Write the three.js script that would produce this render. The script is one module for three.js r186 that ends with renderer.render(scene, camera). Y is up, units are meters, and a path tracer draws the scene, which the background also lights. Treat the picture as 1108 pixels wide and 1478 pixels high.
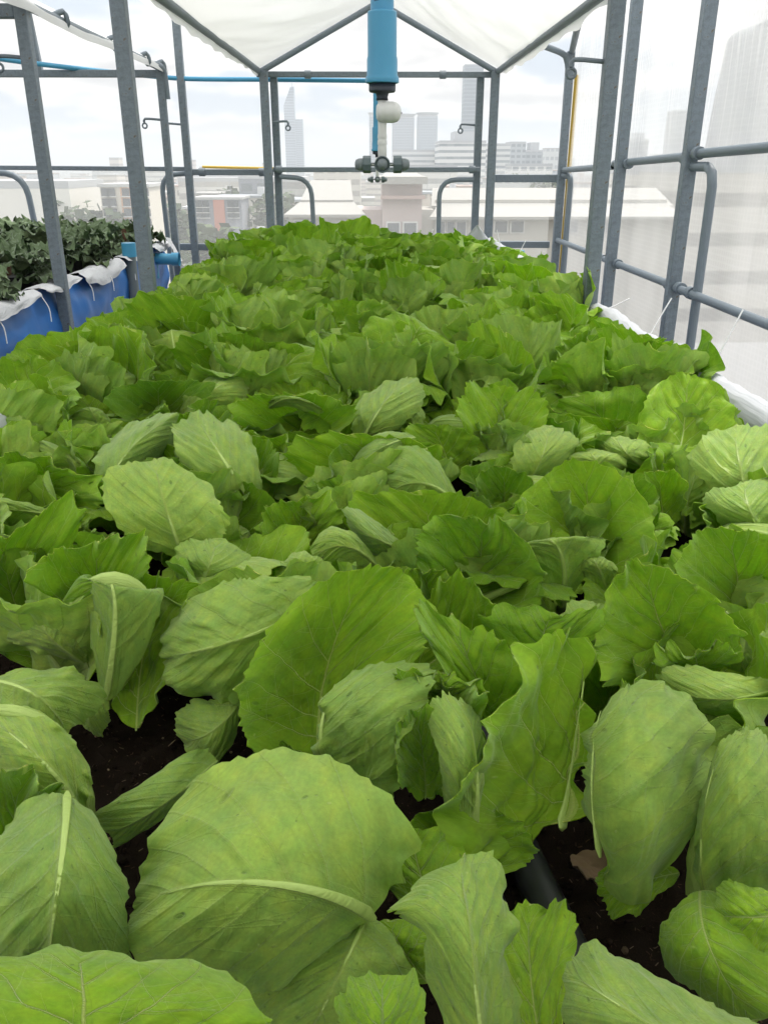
import * as THREE from 'three';
import { mergeGeometries } from 'three/addons/utils/BufferGeometryUtils.js';
import { ImprovedNoise } from 'three/addons/math/ImprovedNoise.js';
import { RoundedBoxGeometry } from 'three/addons/geometries/RoundedBoxGeometry.js';

// ------------------------------------------------------------------ camera, sky, sun, exposure
const scene = new THREE.Scene();
const camera = new THREE.PerspectiveCamera(63.25, 767 / 1024, 0.02, 12000);
camera.position.set(0, 1.11, 0);
camera.rotation.order = 'YXZ';
camera.rotation.set(THREE.MathUtils.degToRad(-22.66), THREE.MathUtils.degToRad(-0.9), 0);

const renderer = new THREE.WebGLRenderer({ antialias: true });
renderer.toneMapping = THREE.LinearToneMapping;
renderer.toneMappingExposure = 1.48;
renderer.shadowMap.enabled = true;

const perlin = new ImprovedNoise();
const noise = (x, y, z = 0) => perlin.noise(x, y, z);
function fbm(x, y, z, oct) { let a = 0.5, s = 0; for (let i = 0; i < oct; i++) { s += a * noise(x, y, z); x *= 2.03; y *= 2.03; z *= 2.03; a *= 0.5; } return s; }
function rng(seed) { let s = seed | 0; return () => { s = (s + 0x6d2b79f5) | 0; let t = Math.imul(s ^ (s >>> 15), 1 | s); t = (t + Math.imul(t ^ (t >>> 7), 61 | t)) ^ t; return ((t ^ (t >>> 14)) >>> 0) / 4294967296; }; }
const lerp = (a, b, t) => a + (b - a) * t, clamp = (x, a = 0, b = 1) => Math.min(b, Math.max(a, x));
const smooth = (a, b, x) => { const t = clamp((x - a) / (b - a)); return t * t * (3 - 2 * t); };

// a bright, broken overcast: cloud sheet with pale blue gaps, brighter overhead as an overcast sky is
{
  const W = 2048, H = 1024, data = new Float32Array(W * H * 4);
  for (let j = 0; j < H; j++) {
    const el = ((j + 0.5) / H - 0.5) * Math.PI, se = Math.sin(el), ce = Math.cos(el);
    for (let i = 0; i < W; i++) {
      const az = ((i + 0.5) / W - 0.5) * 2 * Math.PI, x = ce * Math.cos(az), z = ce * Math.sin(az), k = (j * W + i) * 4;
      if (el <= 0) { data[k] = 0.62; data[k + 1] = 0.65; data[k + 2] = 0.68; data[k + 3] = 1; continue; }
      const d = 1 / (se + 0.11), px = x * d, pz = z * d;
      const f = fbm(px * 0.75 + 3.1, pz * 0.75 - 1.7, 0.4, 6) + 0.35 * fbm(px * 2.6, pz * 2.6, 7.4, 4);
      const cover = smooth(-0.17, 0.10, f), thick = smooth(0.02, 0.42, f + 0.3 * fbm(px * 1.6 + 9, pz * 1.6, 2.2, 3));
      const up = 0.61 * (1 + 2.2 * se) ;
      const white = [1.18 - 0.52 * thick, 1.15 - 0.50 * thick, 1.10 - 0.44 * thick], gap = [0.64, 0.725, 0.83];
      for (let c = 0; c < 3; c++) data[k + c] = up * lerp(gap[c], white[c], cover);
      data[k + 3] = 1;
    }
  }
  const t = new THREE.DataTexture(data, W, H, THREE.RGBAFormat, THREE.FloatType);
  t.mapping = THREE.EquirectangularReflectionMapping; t.magFilter = THREE.LinearFilter; t.needsUpdate = true;
  scene.background = t; scene.environment = t;
}
const sun = new THREE.DirectionalLight(0xfff7ee, 3.2);
sun.position.set(3.2, 8, -4.5); sun.target.position.set(0, 0.7, -1.5);
sun.castShadow = true; sun.shadow.radius = 24; sun.shadow.mapSize.set(2048, 2048);
Object.assign(sun.shadow.camera, { left: -6, right: 6, top: 6, bottom: -6, near: 0.1, far: 30 });
scene.add(sun, sun.target);
scene.fog = new THREE.FogExp2(0xe4e8ea, 0.0006);

// ------------------------------------------------------------------ helpers
const taken = {};
function numbered(name) { const n = taken[name] = (taken[name] ?? -1) + 1; return n ? name + '_' + String(n).padStart(3, '0') : name; }
function shade(o) { o.traverse((m) => { if (m.isMesh) { m.castShadow = true; m.receiveShadow = true; } }); return o; }
function thing(name, label, category, [x, y, z] = [0, 0, 0], group) {
  const o = new THREE.Group(); o.name = numbered(name); o.position.set(x, y, z);
  o.userData = { label, category }; if (group) o.userData.group = group;
  scene.add(o); return o;
}
function part(name, geometry, m, parent, at, turn) {
  const o = new THREE.Mesh(geometry, m); o.name = name;
  if (at) o.position.set(...at);
  if (turn) o.rotation.set(...turn);
  o.castShadow = o.receiveShadow = true; parent.add(o); return o;
}
function structure(name, geometry, m, label, kind = 'structure') {
  const o = part(numbered(name), geometry, m, scene); o.userData = { kind }; if (label) o.userData.label = label; return o;
}
const V = (x, y, z) => new THREE.Vector3(x, y, z);
function bar(a, b, w, d = w, r = 0.004) {           // square tube from a to b
  const A = V(...a), B = V(...b), L = A.distanceTo(B), g = new RoundedBoxGeometry(w, L, d, 1, Math.min(r, w * 0.2));
  const dir = B.clone().sub(A).normalize(), q = new THREE.Quaternion();
  if (Math.abs(dir.y) > 0.999) q.identity();
  else { const side = V(0, 1, 0).cross(dir).normalize(), out = dir.clone().cross(side); q.setFromRotationMatrix(new THREE.Matrix4().makeBasis(out, dir, side)); q.multiply(new THREE.Quaternion().setFromAxisAngle(V(0, 1, 0), 0)); }
  g.applyQuaternion(q); const m = A.add(B).multiplyScalar(0.5); g.translate(m.x, m.y, m.z); return g;
}
function tube(points, r, seg = 16, rad = 8, closed = false) {
  return new THREE.TubeGeometry(new THREE.CatmullRomCurve3(points.map((p) => V(...p)), closed, 'catmullrom', 0.3), seg, r, rad, closed);
}
function bent(points, r, bend = 0.07, rad = 10) {   // straight runs with rounded corners
  const path = new THREE.CurvePath(), P = points.map((p) => V(...p)); let last = P[0];
  for (let i = 1; i < P.length; i++) {
    if (i === P.length - 1) { path.add(new THREE.LineCurve3(last, P[i])); break; }
    const a = P[i].clone().lerp(P[i - 1], Math.min(0.5, bend / P[i].distanceTo(P[i - 1]))), b = P[i].clone().lerp(P[i + 1], Math.min(0.5, bend / P[i].distanceTo(P[i + 1])));
    path.add(new THREE.LineCurve3(last, a)); path.add(new THREE.QuadraticBezierCurve3(a, P[i], b)); last = b;
  }
  return new THREE.TubeGeometry(path, 10 * P.length, r, rad);
}
function rod(a, b, r, rad = 12) { return new THREE.TubeGeometry(new THREE.LineCurve3(V(...a), V(...b)), 1, r, rad); }
function box(w, h, d, x = 0, y = 0, z = 0) { return new THREE.BoxGeometry(w, h, d).translate(x, y, z); }
function canvas(w, h) { const c = document.createElement('canvas'); c.width = w; c.height = h; return [c, c.getContext('2d')]; }
function texture(c, srgb = true) { const t = new THREE.CanvasTexture(c); t.colorSpace = srgb ? THREE.SRGBColorSpace : THREE.NoColorSpace; t.magFilter = THREE.LinearFilter; t.wrapS = t.wrapT = THREE.RepeatWrapping; return t; }
function grain(w, h, f) {                            // grey noise texture, f(x, y) in 0..1
  const d = new Uint8Array(w * h * 4);
  for (let j = 0; j < h; j++) for (let i = 0; i < w; i++) { const v = 255 * clamp(f(i / w, j / h)), k = (j * w + i) * 4; d[k] = d[k + 1] = d[k + 2] = v; d[k + 3] = 255; }
  const t = new THREE.DataTexture(d, w, h); t.magFilter = THREE.LinearFilter; t.wrapS = t.wrapT = THREE.RepeatWrapping; t.needsUpdate = true; return t;
}
const tile = (x, y, n, z) => { const a = x * 2 * Math.PI, b = y * 2 * Math.PI, r = n / 6.283; return fbm(Math.cos(a) * r + 11, Math.sin(a) * r + Math.cos(b) * r * 1.7, Math.sin(b) * r * 1.7 + z, 4); };

// ------------------------------------------------------------------ materials
const mat = (c, roughness = 0.7, extra = {}) => { const { vc, ...rest } = extra; const m = new THREE.MeshPhysicalMaterial({ roughness, side: THREE.DoubleSide, ...rest }); m.color.setRGB(...c); return m; };
const speck = grain(256, 256, (x, y) => 0.5 + 0.9 * tile(x, y, 9, 1) + 0.5 * tile(x, y, 40, 3));
const paint = (() => { const W = 256, d = new Uint8Array(W * W * 4), r = rng(8); for (let j = 0; j < W; j++) for (let i = 0; i < W; i++) { const n = tile(i / W, j / W, 7, 2), q = tile(i / W, j / W, 34, 6), k = (j * W + i) * 4, rust = smooth(0.34, 0.44, n + 0.6 * q), v = 226 + 46 * n + 40 * q; d[k] = clamp(lerp(v, 190, rust), 0, 255); d[k + 1] = clamp(lerp(v, 150, rust), 0, 255); d[k + 2] = clamp(lerp(v, 110, rust), 0, 255); d[k + 3] = 255; } const t = new THREE.DataTexture(d, W, W); t.colorSpace = THREE.SRGBColorSpace; t.magFilter = THREE.LinearFilter; t.wrapS = t.wrapT = THREE.RepeatWrapping; t.repeat.set(0.4, 14); t.needsUpdate = true; return t; })();
const M = {
  steel: mat([0.20, 0.245, 0.28], 0.5, { map: paint, bumpMap: speck, bumpScale: 0.0006 }),
  film: mat([0.82, 0.82, 0.81], 1, { transmission: 0.54, thickness: 0 }),
  tarp: mat([0.025, 0.14, 0.42], 0.42, {}),
  fleece: mat([0.50, 0.515, 0.535], 0.9, { bumpMap: speck, bumpScale: 0.002 }),
  bluePvc: mat([0.062, 0.29, 0.47], 0.35),
  greyPvc: mat([0.16, 0.19, 0.20], 0.5),
  white: mat([0.62, 0.63, 0.60], 0.45),
  nut: mat([0.028, 0.036, 0.05], 0.5),
  nozzle: mat([0.15, 0.18, 0.185], 0.5),
  nozzleGreen: mat([0.09, 0.125, 0.13], 0.5),
  tie: mat([0.8, 0.8, 0.8], 0.5),
  yellow: mat([0.62, 0.42, 0.07], 0.6),
  hose: mat([0.012, 0.013, 0.013], 0.42),
  tan: mat([0.20, 0.13, 0.07], 0.9),
  deck: mat([0.20, 0.20, 0.195], 0.9, { bumpMap: speck, bumpScale: 0.003 }),
  pot: mat([0.012, 0.012, 0.013], 0.5),
};

// ------------------------------------------------------------------ setting: city ground, roof deck
structure('city_ground', new THREE.CircleGeometry(6000, 64).rotateX(-Math.PI / 2).translate(0, -24, 0), mat([0.17, 0.17, 0.15], 0.95));
structure('roof_deck', box(9, 0.4, 13, 0, -0.2, 0.9), M.deck);
structure('house_body', box(8.8, 23.5, 12.6, 0, -12.16, 0.9), mat([0.5, 0.48, 0.45], 0.9));

// ------------------------------------------------------------------ the city
const GROUND = -24;
function facade(w, h, wall, glass, bay, floor, share, bandOnly) {    // a far facade whose windows are too small to tell apart
  const [c, g] = canvas(256, 256); g.fillStyle = wall; g.fillRect(0, 0, 256, 256); g.fillStyle = glass; const r = rng(w * 31 + h);
  const ny = 8, nx = 8;
  for (let j = 0; j < ny; j++) for (let i = 0; i < nx; i++) { g.globalAlpha = 0.75 + 0.25 * r(); if (bandOnly) g.fillRect(i * 32, j * 32 + 10, 32, 32 * share); else g.fillRect(i * 32 + 5, j * 32 + 8, 22, 32 * share); }
  const t = texture(c); t.repeat.set(w / (bay * nx), h / (floor * ny)); return t;
}
function uvBox(w, h, d) { return new THREE.BoxGeometry(w, h, d); }
function tower(name, label, category, x0, x1, top, z, depth, wall, glass, style = {}, group) {
  const w = x1 - x0, h = top - GROUND, o = thing(name, label, category, [(x0 + x1) / 2, GROUND, z - depth / 2], group);
  const m = new THREE.MeshStandardMaterial({ map: facade(w, h, wall, glass, style.bay ?? 4, style.floor ?? 3.6, style.share ?? 0.5, style.bands), roughness: 0.7 });
  part('wall', box(w, h, depth, 0, h / 2, 0), m, o);
  const cap = mat([0.42, 0.43, 0.44], 0.8);
  part('roof', box(w * 1.004, 1.2, depth * 1.004, 0, h + 0.6, 0), cap, o);
  if (style.crown === 'flare') { part('crown', new THREE.CylinderGeometry(w * 0.62, w * 0.45, h * 0.045, 8).translate(0, h + 1.2 + h * 0.0225, 0), cap, o); }
  if (style.crown === 'plant') { part('plant_room', box(w * 0.5, 5, depth * 0.6, w * 0.08, h + 3.7, 0), cap, o); }
  return shade(o);
}
const roofTint = [[0.45, 0.44, 0.42], [0.35, 0.3, 0.27], [0.5, 0.5, 0.5], [0.4, 0.3, 0.25], [0.3, 0.32, 0.34]].map((c) => mat(c, 0.85));
{
  const o = thing('skyscraper', 'slender hazy skyscraper with a slanted tip and a lower shoulder', 'skyscraper', [-121.59, GROUND, -1500]), hA = 92.39 - GROUND, tip = 117.49 - GROUND, hB = 70.01 - GROUND, wA = 17.25, wB = 12.08;
  const m = new THREE.MeshStandardMaterial({ map: facade(wA, hA, '#8b98a6', '#5d6b7c', 4, 4, 0.55, true), roughness: 0.6 });
  const s = new THREE.Shape(); s.moveTo(-wA, 0); s.lineTo(-0.3, 0); s.lineTo(-0.3, tip); s.lineTo(-wA * 0.34, tip * 0.995); s.lineTo(-wA * 0.62, hA + (tip - hA) * 0.5); s.lineTo(-wA * 0.94, hA); s.lineTo(-wA, hA * 0.97); s.closePath();
  const g = new THREE.ExtrudeGeometry(s, { depth: 20, bevelEnabled: false }).translate(0, 0, -20); const uv = g.attributes.uv; for (let i = 0; i < uv.count; i++) uv.setXY(i, uv.getX(i) / wA, uv.getY(i) / hA);
  part('wall', g, m, o); part('shoulder_wall', box(wB, hB, 18, wB / 2, hB / 2, -10), m, o); part('spire', rod([-wA * 0.2, tip - 1, -8], [-wA * 0.2, tip + 6, -8], 0.4, 6), mat([0.3, 0.33, 0.36], 0.6), o);
}
tower('residential_tower', 'hazy flat-crowned tower half hidden behind the hanging blue pipe', 'tower', -0.57, 19.42, 64.37, -1300, 20, '#9aa3ab', '#6e7882', { crown: 'flare', bay: 3.2, floor: 3.4, share: 0.6 });
tower('residential_tower', 'hazy twin tower with a flared crown beside the ball valve', 'tower', 31.18, 61.0, 60.23, -1250, 24, '#9aa1a8', '#6b747d', { crown: 'flare', bay: 3.2, floor: 3.4, share: 0.6 });
tower('residential_tower', 'hazy twin tower with a flared crown beside the stepped office blocks', 'tower', 65.81, 92.78, 61.94, -1250, 24, '#97a0a8', '#68737d', { crown: 'flare', bay: 3.2, floor: 3.4, share: 0.6 });
tower('office_tower', 'tall plain grey slab tower rising past the roof edge', 'tower', 91.78, 109.83, 89.31, -900, 20, '#8f979e', '#767f88', { bay: 3, floor: 3.4, share: 0.7, bands: true });
tower('office_block', 'broad white office block with dark window bands and a roof hut', 'office block', 40.2, 66.67, 12.81, -520, 40, '#d5d5d2', '#868c90', { bay: 4, floor: 3.4, share: 0.42, bands: true, crown: 'plant' });
tower('office_block', 'lower pale wing in front of the flared towers', 'office block', 14.83, 43.29, 8.62, -560, 30, '#c9cac9', '#91979b', { bay: 4, floor: 3.2, share: 0.4, bands: true });
tower('office_block', 'pale banded block stepping down from the broad office block', 'office block', 71.8, 86.93, 12.14, -560, 30, '#cbccca', '#8d9397', { bay: 4, floor: 3.2, share: 0.45, bands: true });
tower('office_block', 'grey stepped block at the end of the office cluster', 'office block', 99.35, 110.23, 15.06, -640, 25, '#a9aeb1', '#7d858b', {});
tower('office_block', 'small dark grey block with a rooftop box beyond the office cluster', 'office block', 110.23, 122.6, 9.69, -640, 25, '#9da2a6', '#777f86', { crown: 'plant' });
tower('office_block', 'low white annex at the foot of the grey stepped block', 'office block', 67.75, 87.36, 0.5, -430, 20, '#cfcfcc', '#979b9e', {});
tower('office_block', 'low pale block below the sprinkler head', 'office block', 13.06, 32.12, -0.06, -330, 20, '#cfcdc8', '#9a9a98', { bands: true });
tower('office_block', 'grey-beige low block behind the ornate white roof', 'office block', -18.8, -3.13, -0.81, -300, 18, '#c7c1b8', '#969189', {});
{
  const o = thing('skyscraper', 'huge rounded skyscraper looming behind the creased clear sheet', 'skyscraper', [276.69, GROUND, -620]), h = 91.77 - GROUND, w = 67.7;
  const m = new THREE.MeshStandardMaterial({ map: facade(w, h, '#8d8f90', '#6c7072', 3, 3.6, 0.5, true), roughness: 0.7 });
  const s = new THREE.Shape(), a = w / 2; s.moveTo(-a, 0); s.lineTo(a, 0); s.lineTo(a * 0.9, h * 0.8); s.quadraticCurveTo(a * 0.7, h, a * 0.1, h); s.quadraticCurveTo(-a * 0.72, h * 0.99, -a * 0.78, h * 0.9); s.lineTo(-a * 0.9, h * 0.55); s.closePath();
  const g = new THREE.ExtrudeGeometry(s, { depth: 40, bevelEnabled: false }).translate(0, 0, -40); const uv = g.attributes.uv; for (let i = 0; i < uv.count; i++) uv.setXY(i, uv.getX(i) / w, uv.getY(i) / h);
  part('wall', g, m, o); part('roof_mast', rod([0, h - 1, -20], [0, h + 12, -20], 0.8, 6), mat([0.3, 0.3, 0.3], 0.6), o);
}
tower('residential_tower', 'grey tower seen through the clear sheet beside a steel post', 'tower', 267.36, 288.5, 44.39, -800, 24, '#9a9da0', '#7b8084', {});
tower('residential_tower', 'short dark tower behind the clear sheet with stepped top', 'tower', 216.82, 233.93, 19.79, -760, 20, '#8a8e92', '#73787d', { crown: 'plant' });
tower('apartment_block', 'long banded apartment block low behind the clear sheet', 'apartment block', 25.24, 38.34, 0.51, -70, 14, '#bdb9b2', '#8c8984', { bay: 3, floor: 3, share: 0.35, bands: true });
tower('apartment_block', 'pale low block behind the clear sheet beside the double post', 'apartment block', 27.25, 34.26, 0.16, -95, 14, '#c4c0b9', '#98958f', { bay: 3, floor: 3, share: 0.35, bands: true });
tower('apartment_block', 'big blank white wall of a block above the dark plants', 'apartment block', -67.96, -50.31, -2.55, -150, 20, '#d8d5cd', '#c8c4bb', { bay: 9, floor: 6, share: 0.15 });
tower('office_block', 'dark grey block with a stepped roof between the back posts', 'office block', -33.62, -26.58, -2.17, -230, 16, '#7c828a', '#5f676f', {});
tower('office_block', 'grey shed-roofed block beside the dark grey block', 'office block', -30.04, -18.68, -3.35, -260, 16, '#a3a29d', '#83827e', { bands: true });
tower('office_block', 'long pale block with a flat roof beneath the yellow pole', 'office block', -59.77, -40.5, -3.69, -280, 16, '#cfccc5', '#a5a29c', { bands: true });
{
  const o = thing('apartment_block', 'cream apartment block with an orange stripe and small dark windows', 'apartment block', [-45.17, GROUND, -150]), w = 8.00, h = -2.33 - GROUND, wm = mat([0.07, 0.08, 0.09], 0.3), sm = mat([0.6, 0.6, 0.58], 0.7);
  part('wall', box(w, h, 12, w / 2, h / 2, -6), mat([0.62, 0.58, 0.5], 0.85), o); part('roof', box(w + 0.6, 0.5, 12.6, w / 2, h + 0.25, -6), mat([0.45, 0.45, 0.44], 0.8), o);
  part('accent_panel', box(2.28, h - 0.1, 0.3, 4.57, h / 2, 0.15), mat([0.55, 0.33, 0.2], 0.85), o);
  for (const x of [0.91, 1.94, 4.34, 6.63, 7.54]) for (let r = 0; r < 4; r++) { const y = -3.09 - GROUND - r * 1.60; const win = part('window', box(1.25, 1.2, 0.2, x, y, 0.3), wm, o); part('sill', box(1.5, 0.14, 0.3, x, y - 0.7, 0.4), sm, win); }
}
{
  const o = thing('apartment_block', 'low block with orange and slate panels and rows of pale windows', 'apartment block', [-37.65, GROUND, -190]), w = 10.17, h = -5.73 - GROUND, wm = mat([0.07, 0.08, 0.09], 0.3), sm = mat([0.6, 0.6, 0.58], 0.7);
  part('wall', box(w, h, 12, w / 2, h / 2, -6), mat([0.24, 0.25, 0.28], 0.85), o); part('roof', box(w + 0.6, 0.5, 12.6, w / 2, h + 0.25, -6), mat([0.45, 0.45, 0.44], 0.8), o);
  part('accent_panel', box(2.32, h - 0.1, 0.3, 5.37, h / 2, 0.15), mat([0.48, 0.2, 0.14], 0.85), o);
  for (const x of [1.16, 2.61, 7.84, 9.0]) for (let r = 0; r < 3; r++) { const y = -6.57 - GROUND - r * 1.08; const win = part('window', box(1.25, 1.2, 0.2, x, y, 0.3), wm, o); part('sill', box(1.5, 0.14, 0.3, x, y - 0.7, 0.4), sm, win); }
}
{
  const o = thing('white_roofed_house', 'white house with two-tier pale roofs and a pink centre block', 'house', [0, GROUND, -60]), G = GROUND;
  const wall = mat([0.42, 0.40, 0.36], 0.85), roof = mat([0.33, 0.32, 0.295], 0.8), pink = mat([0.42, 0.345, 0.325], 0.85), glass = mat([0.10, 0.11, 0.12], 0.25), frame = mat([0.55, 0.54, 0.52], 0.7), red = mat([0.42, 0.31, 0.28], 0.8);
  const wallBox = (name, x0, x1, top, m, z = 0, d = 10) => part(name, box(x1 - x0, top - G, d, (x0 + x1) / 2, (top - G) / 2, z - d / 2), m, o);
  const slope = (name, xa0, xa1, ya, za, xb0, xb1, yb, zb, m, t = 0.18) => {            // roof plane from lower edge a to upper edge b, with thickness
    const g = new THREE.BufferGeometry(), P = [[xa0, ya, za], [xa1, ya, za], [xb1, yb, zb], [xb0, yb, zb]]; const v = [...P, ...P.map(([x, y, z]) => [x, y - t, z])].map(([x, y, z]) => [x, y - G, z]);
    g.setAttribute('position', new THREE.Float32BufferAttribute(v.flat(), 3)); g.setIndex([0, 1, 2, 0, 2, 3, 4, 6, 5, 4, 7, 6, 0, 4, 5, 0, 5, 1, 1, 5, 6, 1, 6, 2, 2, 6, 7, 2, 7, 3, 3, 7, 4, 3, 4, 0]);
    const f = g.toNonIndexed(); f.computeVertexNormals(); return part(name, f, m, o);
  };
  // wing with the tall second roof
  wallBox('wall', -5.51, -0.53, -1.84, wall); slope('skirt_roof', -5.78, -0.3, -1.96, 0.9, -4.77, -1.23, -1.18, -2.2, roof); wallBox('upper_wall', -4.68, -1.32, -1.01, wall, -2.3, 6);
  slope('upper_roof', -4.82, -1.18, -1.14, -1.8, -4.31, -1.41, 0.08, -5.2, roof);
  // pink centre
  wallBox('centre_wall', 0.8, 3.48, 0.04, pink, 0.6, 6); part('cornice', box(3.14, 0.45, 7, 2.19, 0.17 - G, -2), roof, o); slope('centre_roof', 0.57, 3.81, 0.23, 1.2, 1.03, 3.25, 0.6, -2, roof); part('cornice', box(2.96, 0.22, 0.5, 2.19, -0.88 - G, 0.9), red, o);
  wallBox('link_wall', -0.51, 0.78, -1.71, pink, -0.3, 5); wallBox('link_wall', 3.5, 4.340000000000001, -1.71, wall, -0.3, 5);
  // long wing
  wallBox('wall', 4.36, 21.17, -2.02, wall); slope('skirt_roof', 3.99, 21.54, -2.11, 0.9, 4.73, 20.94, -1.49, -2, roof); wallBox('upper_wall', 4.64, 20.94, -1.14, wall, -2.3, 6); slope('upper_roof', 4.27, 21.26, -1.53, -1.8, 4.55, 20.94, -0.44, -5, roof);
  for (const [x0, x1, y0, y1, z] of [[-5.19, -4.5, -3.59, -2.33, 0], [-4.45, -3.76, -3.59, -2.33, 0], [-1.27, -0.63, -3.55, -2.33, 0], [1.08, 2.05, -3.59, -2.42, 0.6], [2.19, 3.21, -3.59, -2.42, 0.6], [4.45, 5.15, -3.46, -2.38, 0], [5.19, 5.79, -3.46, -2.38, 0], [5.84, 6.58, -3.46, -2.38, 0], [8.43, 9.45, -3.23, -2.38, 0], [9.55, 10.57, -3.23, -2.38, 0], [13.35, 14.28, -3.23, -2.38, 0], [15.68, 16.61, -3.23, -2.38, 0]]) {
    const w = part('window', box(x1 - x0, y1 - y0, 0.12, (x0 + x1) / 2, (y0 + y1) / 2 - G, z + 0.08), frame, o); part('pane', box((x1 - x0) * 0.8, (y1 - y0) * 0.84, 0.06, (x0 + x1) / 2, (y0 + y1) / 2 - G, z + 0.15), glass, w);
  }
}
{
  const r = rng(99), tints = [['#cfccc4', '#9a9892'], ['#bfc0be', '#8b8f92'], ['#c9bfb2', '#948d84'], ['#aeb3b7', '#7f878e'], ['#c2b3a6', '#92867c']], shared = {};
  for (let i = 0; i < 150; i++) {
    const D = 330 + 1500 * Math.pow(i / 150, 1.3), x = (-0.56 + 1.05 * r()) * D * 1.0, w = 12 + 26 * r(), h = 8 + 13 * r() + (D > 700 && r() < 0.22 ? 26 * r() : 0), d = 12 + 14 * r(), k = i % 5, dd = 4 * Math.round(w / 12);
    const o = thing('city_building', 'small hazy building in the distant low-rise sprawl', 'building', [x, GROUND, -D - d], 'distant low-rise sprawl');
    const key = k + '_' + dd; const m = shared[key] ??= new THREE.MeshStandardMaterial({ map: facade(dd * 3, 15, tints[k][0], tints[k][1], 3.6, 3.2, 0.4, k % 2 === 0), roughness: 0.85 });
    part('wall', box(w, h, d, 0, h / 2, 0), m, o); part('roof', box(w + 0.5, 0.6, d + 0.5, 0, h + 0.3, 0), roofTint[k], o);
    if (r() < 0.4) part('roof_hut', box(w * 0.3, 2.6, d * 0.3, w * 0.2 * (r() - 0.5), h + 1.9, 0), roofTint[(k + 1) % 5], o);
  }
}
{
  const r = rng(51), tints = [['#c9c4ba', '#96928a'], ['#b9bab8', '#878b8e'], ['#bfb3a5', '#8d867d']], walls = tints.map(([a, b], k) => new THREE.MeshStandardMaterial({ map: facade(15, 12 + k, a, b, 3, 3, 0.4, false), roughness: 0.85 }));
  for (let i = 0; i < 46; i++) {
    const D = 170 + 190 * r(), u = i % 4 === 0 ? 0.02 + 0.3 * r() : -0.52 + 0.44 * r(), w = 9 + 10 * r(), d = 9 + 8 * r(), h = 10 + 9 * r(), k = i % 3;
    const o = thing('shop_house', 'small low-rise house in the hazy blocks behind the back net', 'house', [u * D, GROUND, -D - d], 'low-rise houses behind the back net');
    part('wall', box(w, h, d, 0, h / 2, 0), walls[k], o); part('roof', box(w + 0.6, 0.5, d + 0.6, 0, h + 0.25, 0), roofTint[(i * 3) % 5], o);
    const t = part('water_tank', new THREE.CylinderGeometry(0.9, 0.9, 1.9, 10).translate(w * 0.25, h + 1.4, 0), roofTint[2], o); part('aerial', rod([-w * 0.3, h + 0.4, 0], [-w * 0.3, h + 4, 0], 0.06, 5), roofTint[4], o);
  }
}
{
  const leafM = [mat([0.05, 0.08, 0.03], 0.9), mat([0.07, 0.10, 0.04], 0.9)], bark = mat([0.12, 0.09, 0.06], 0.9);
  [
    [-47.69, -2.55, -150, 9],
    [-60.77, -2.79, -170, 7],
    [-38.88, -4.39, -170, 7],
    [-21.27, -3.19, -200, 7],
    [-37.47, -3.01, -240, 8],
    [-21.49, -5.33, -120, 6],
    [-16.75, -5.29, -110, 7],
    [-13.02, -5.31, -105, 6],
    [-76.0, -2.15, -190, 7],
    [-16.12, -3.6, -330, 8],
    [66.33, -0.51, -380, 9],
    [71.19, -0.94, -360, 9]
  ].forEach(([x, top, z, rad], n) => {
    const r = rng(300 + n), h = top - GROUND, o = thing('city_tree', 'hazy green tree among the low city buildings', 'tree', [x, GROUND, z], 'hazy trees among the low buildings');
    part('trunk', new THREE.CylinderGeometry(0.3, 0.5, h - rad, 8).translate(0, (h - rad) / 2, 0), bark, o);
    const gs = []; for (let i = 0; i < 420; i++) { const u = r() * 2 - 1, a = r() * 6.283, q = Math.pow(r(), 0.4) * rad * (0.75 + 0.35 * noise(u * 3, a * 1.5, n)), s = Math.sqrt(1 - u * u); gs.push(new THREE.PlaneGeometry(1.5, 1.1).rotateX(r() * 6).rotateY(r() * 6).translate(q * s * Math.cos(a) * 1.25, h - rad * 0.85 + q * u * 0.85, q * s * Math.sin(a))); }
    part('crown', mergeGeometries(gs), leafM[n % 2], o);
  });
}

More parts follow.
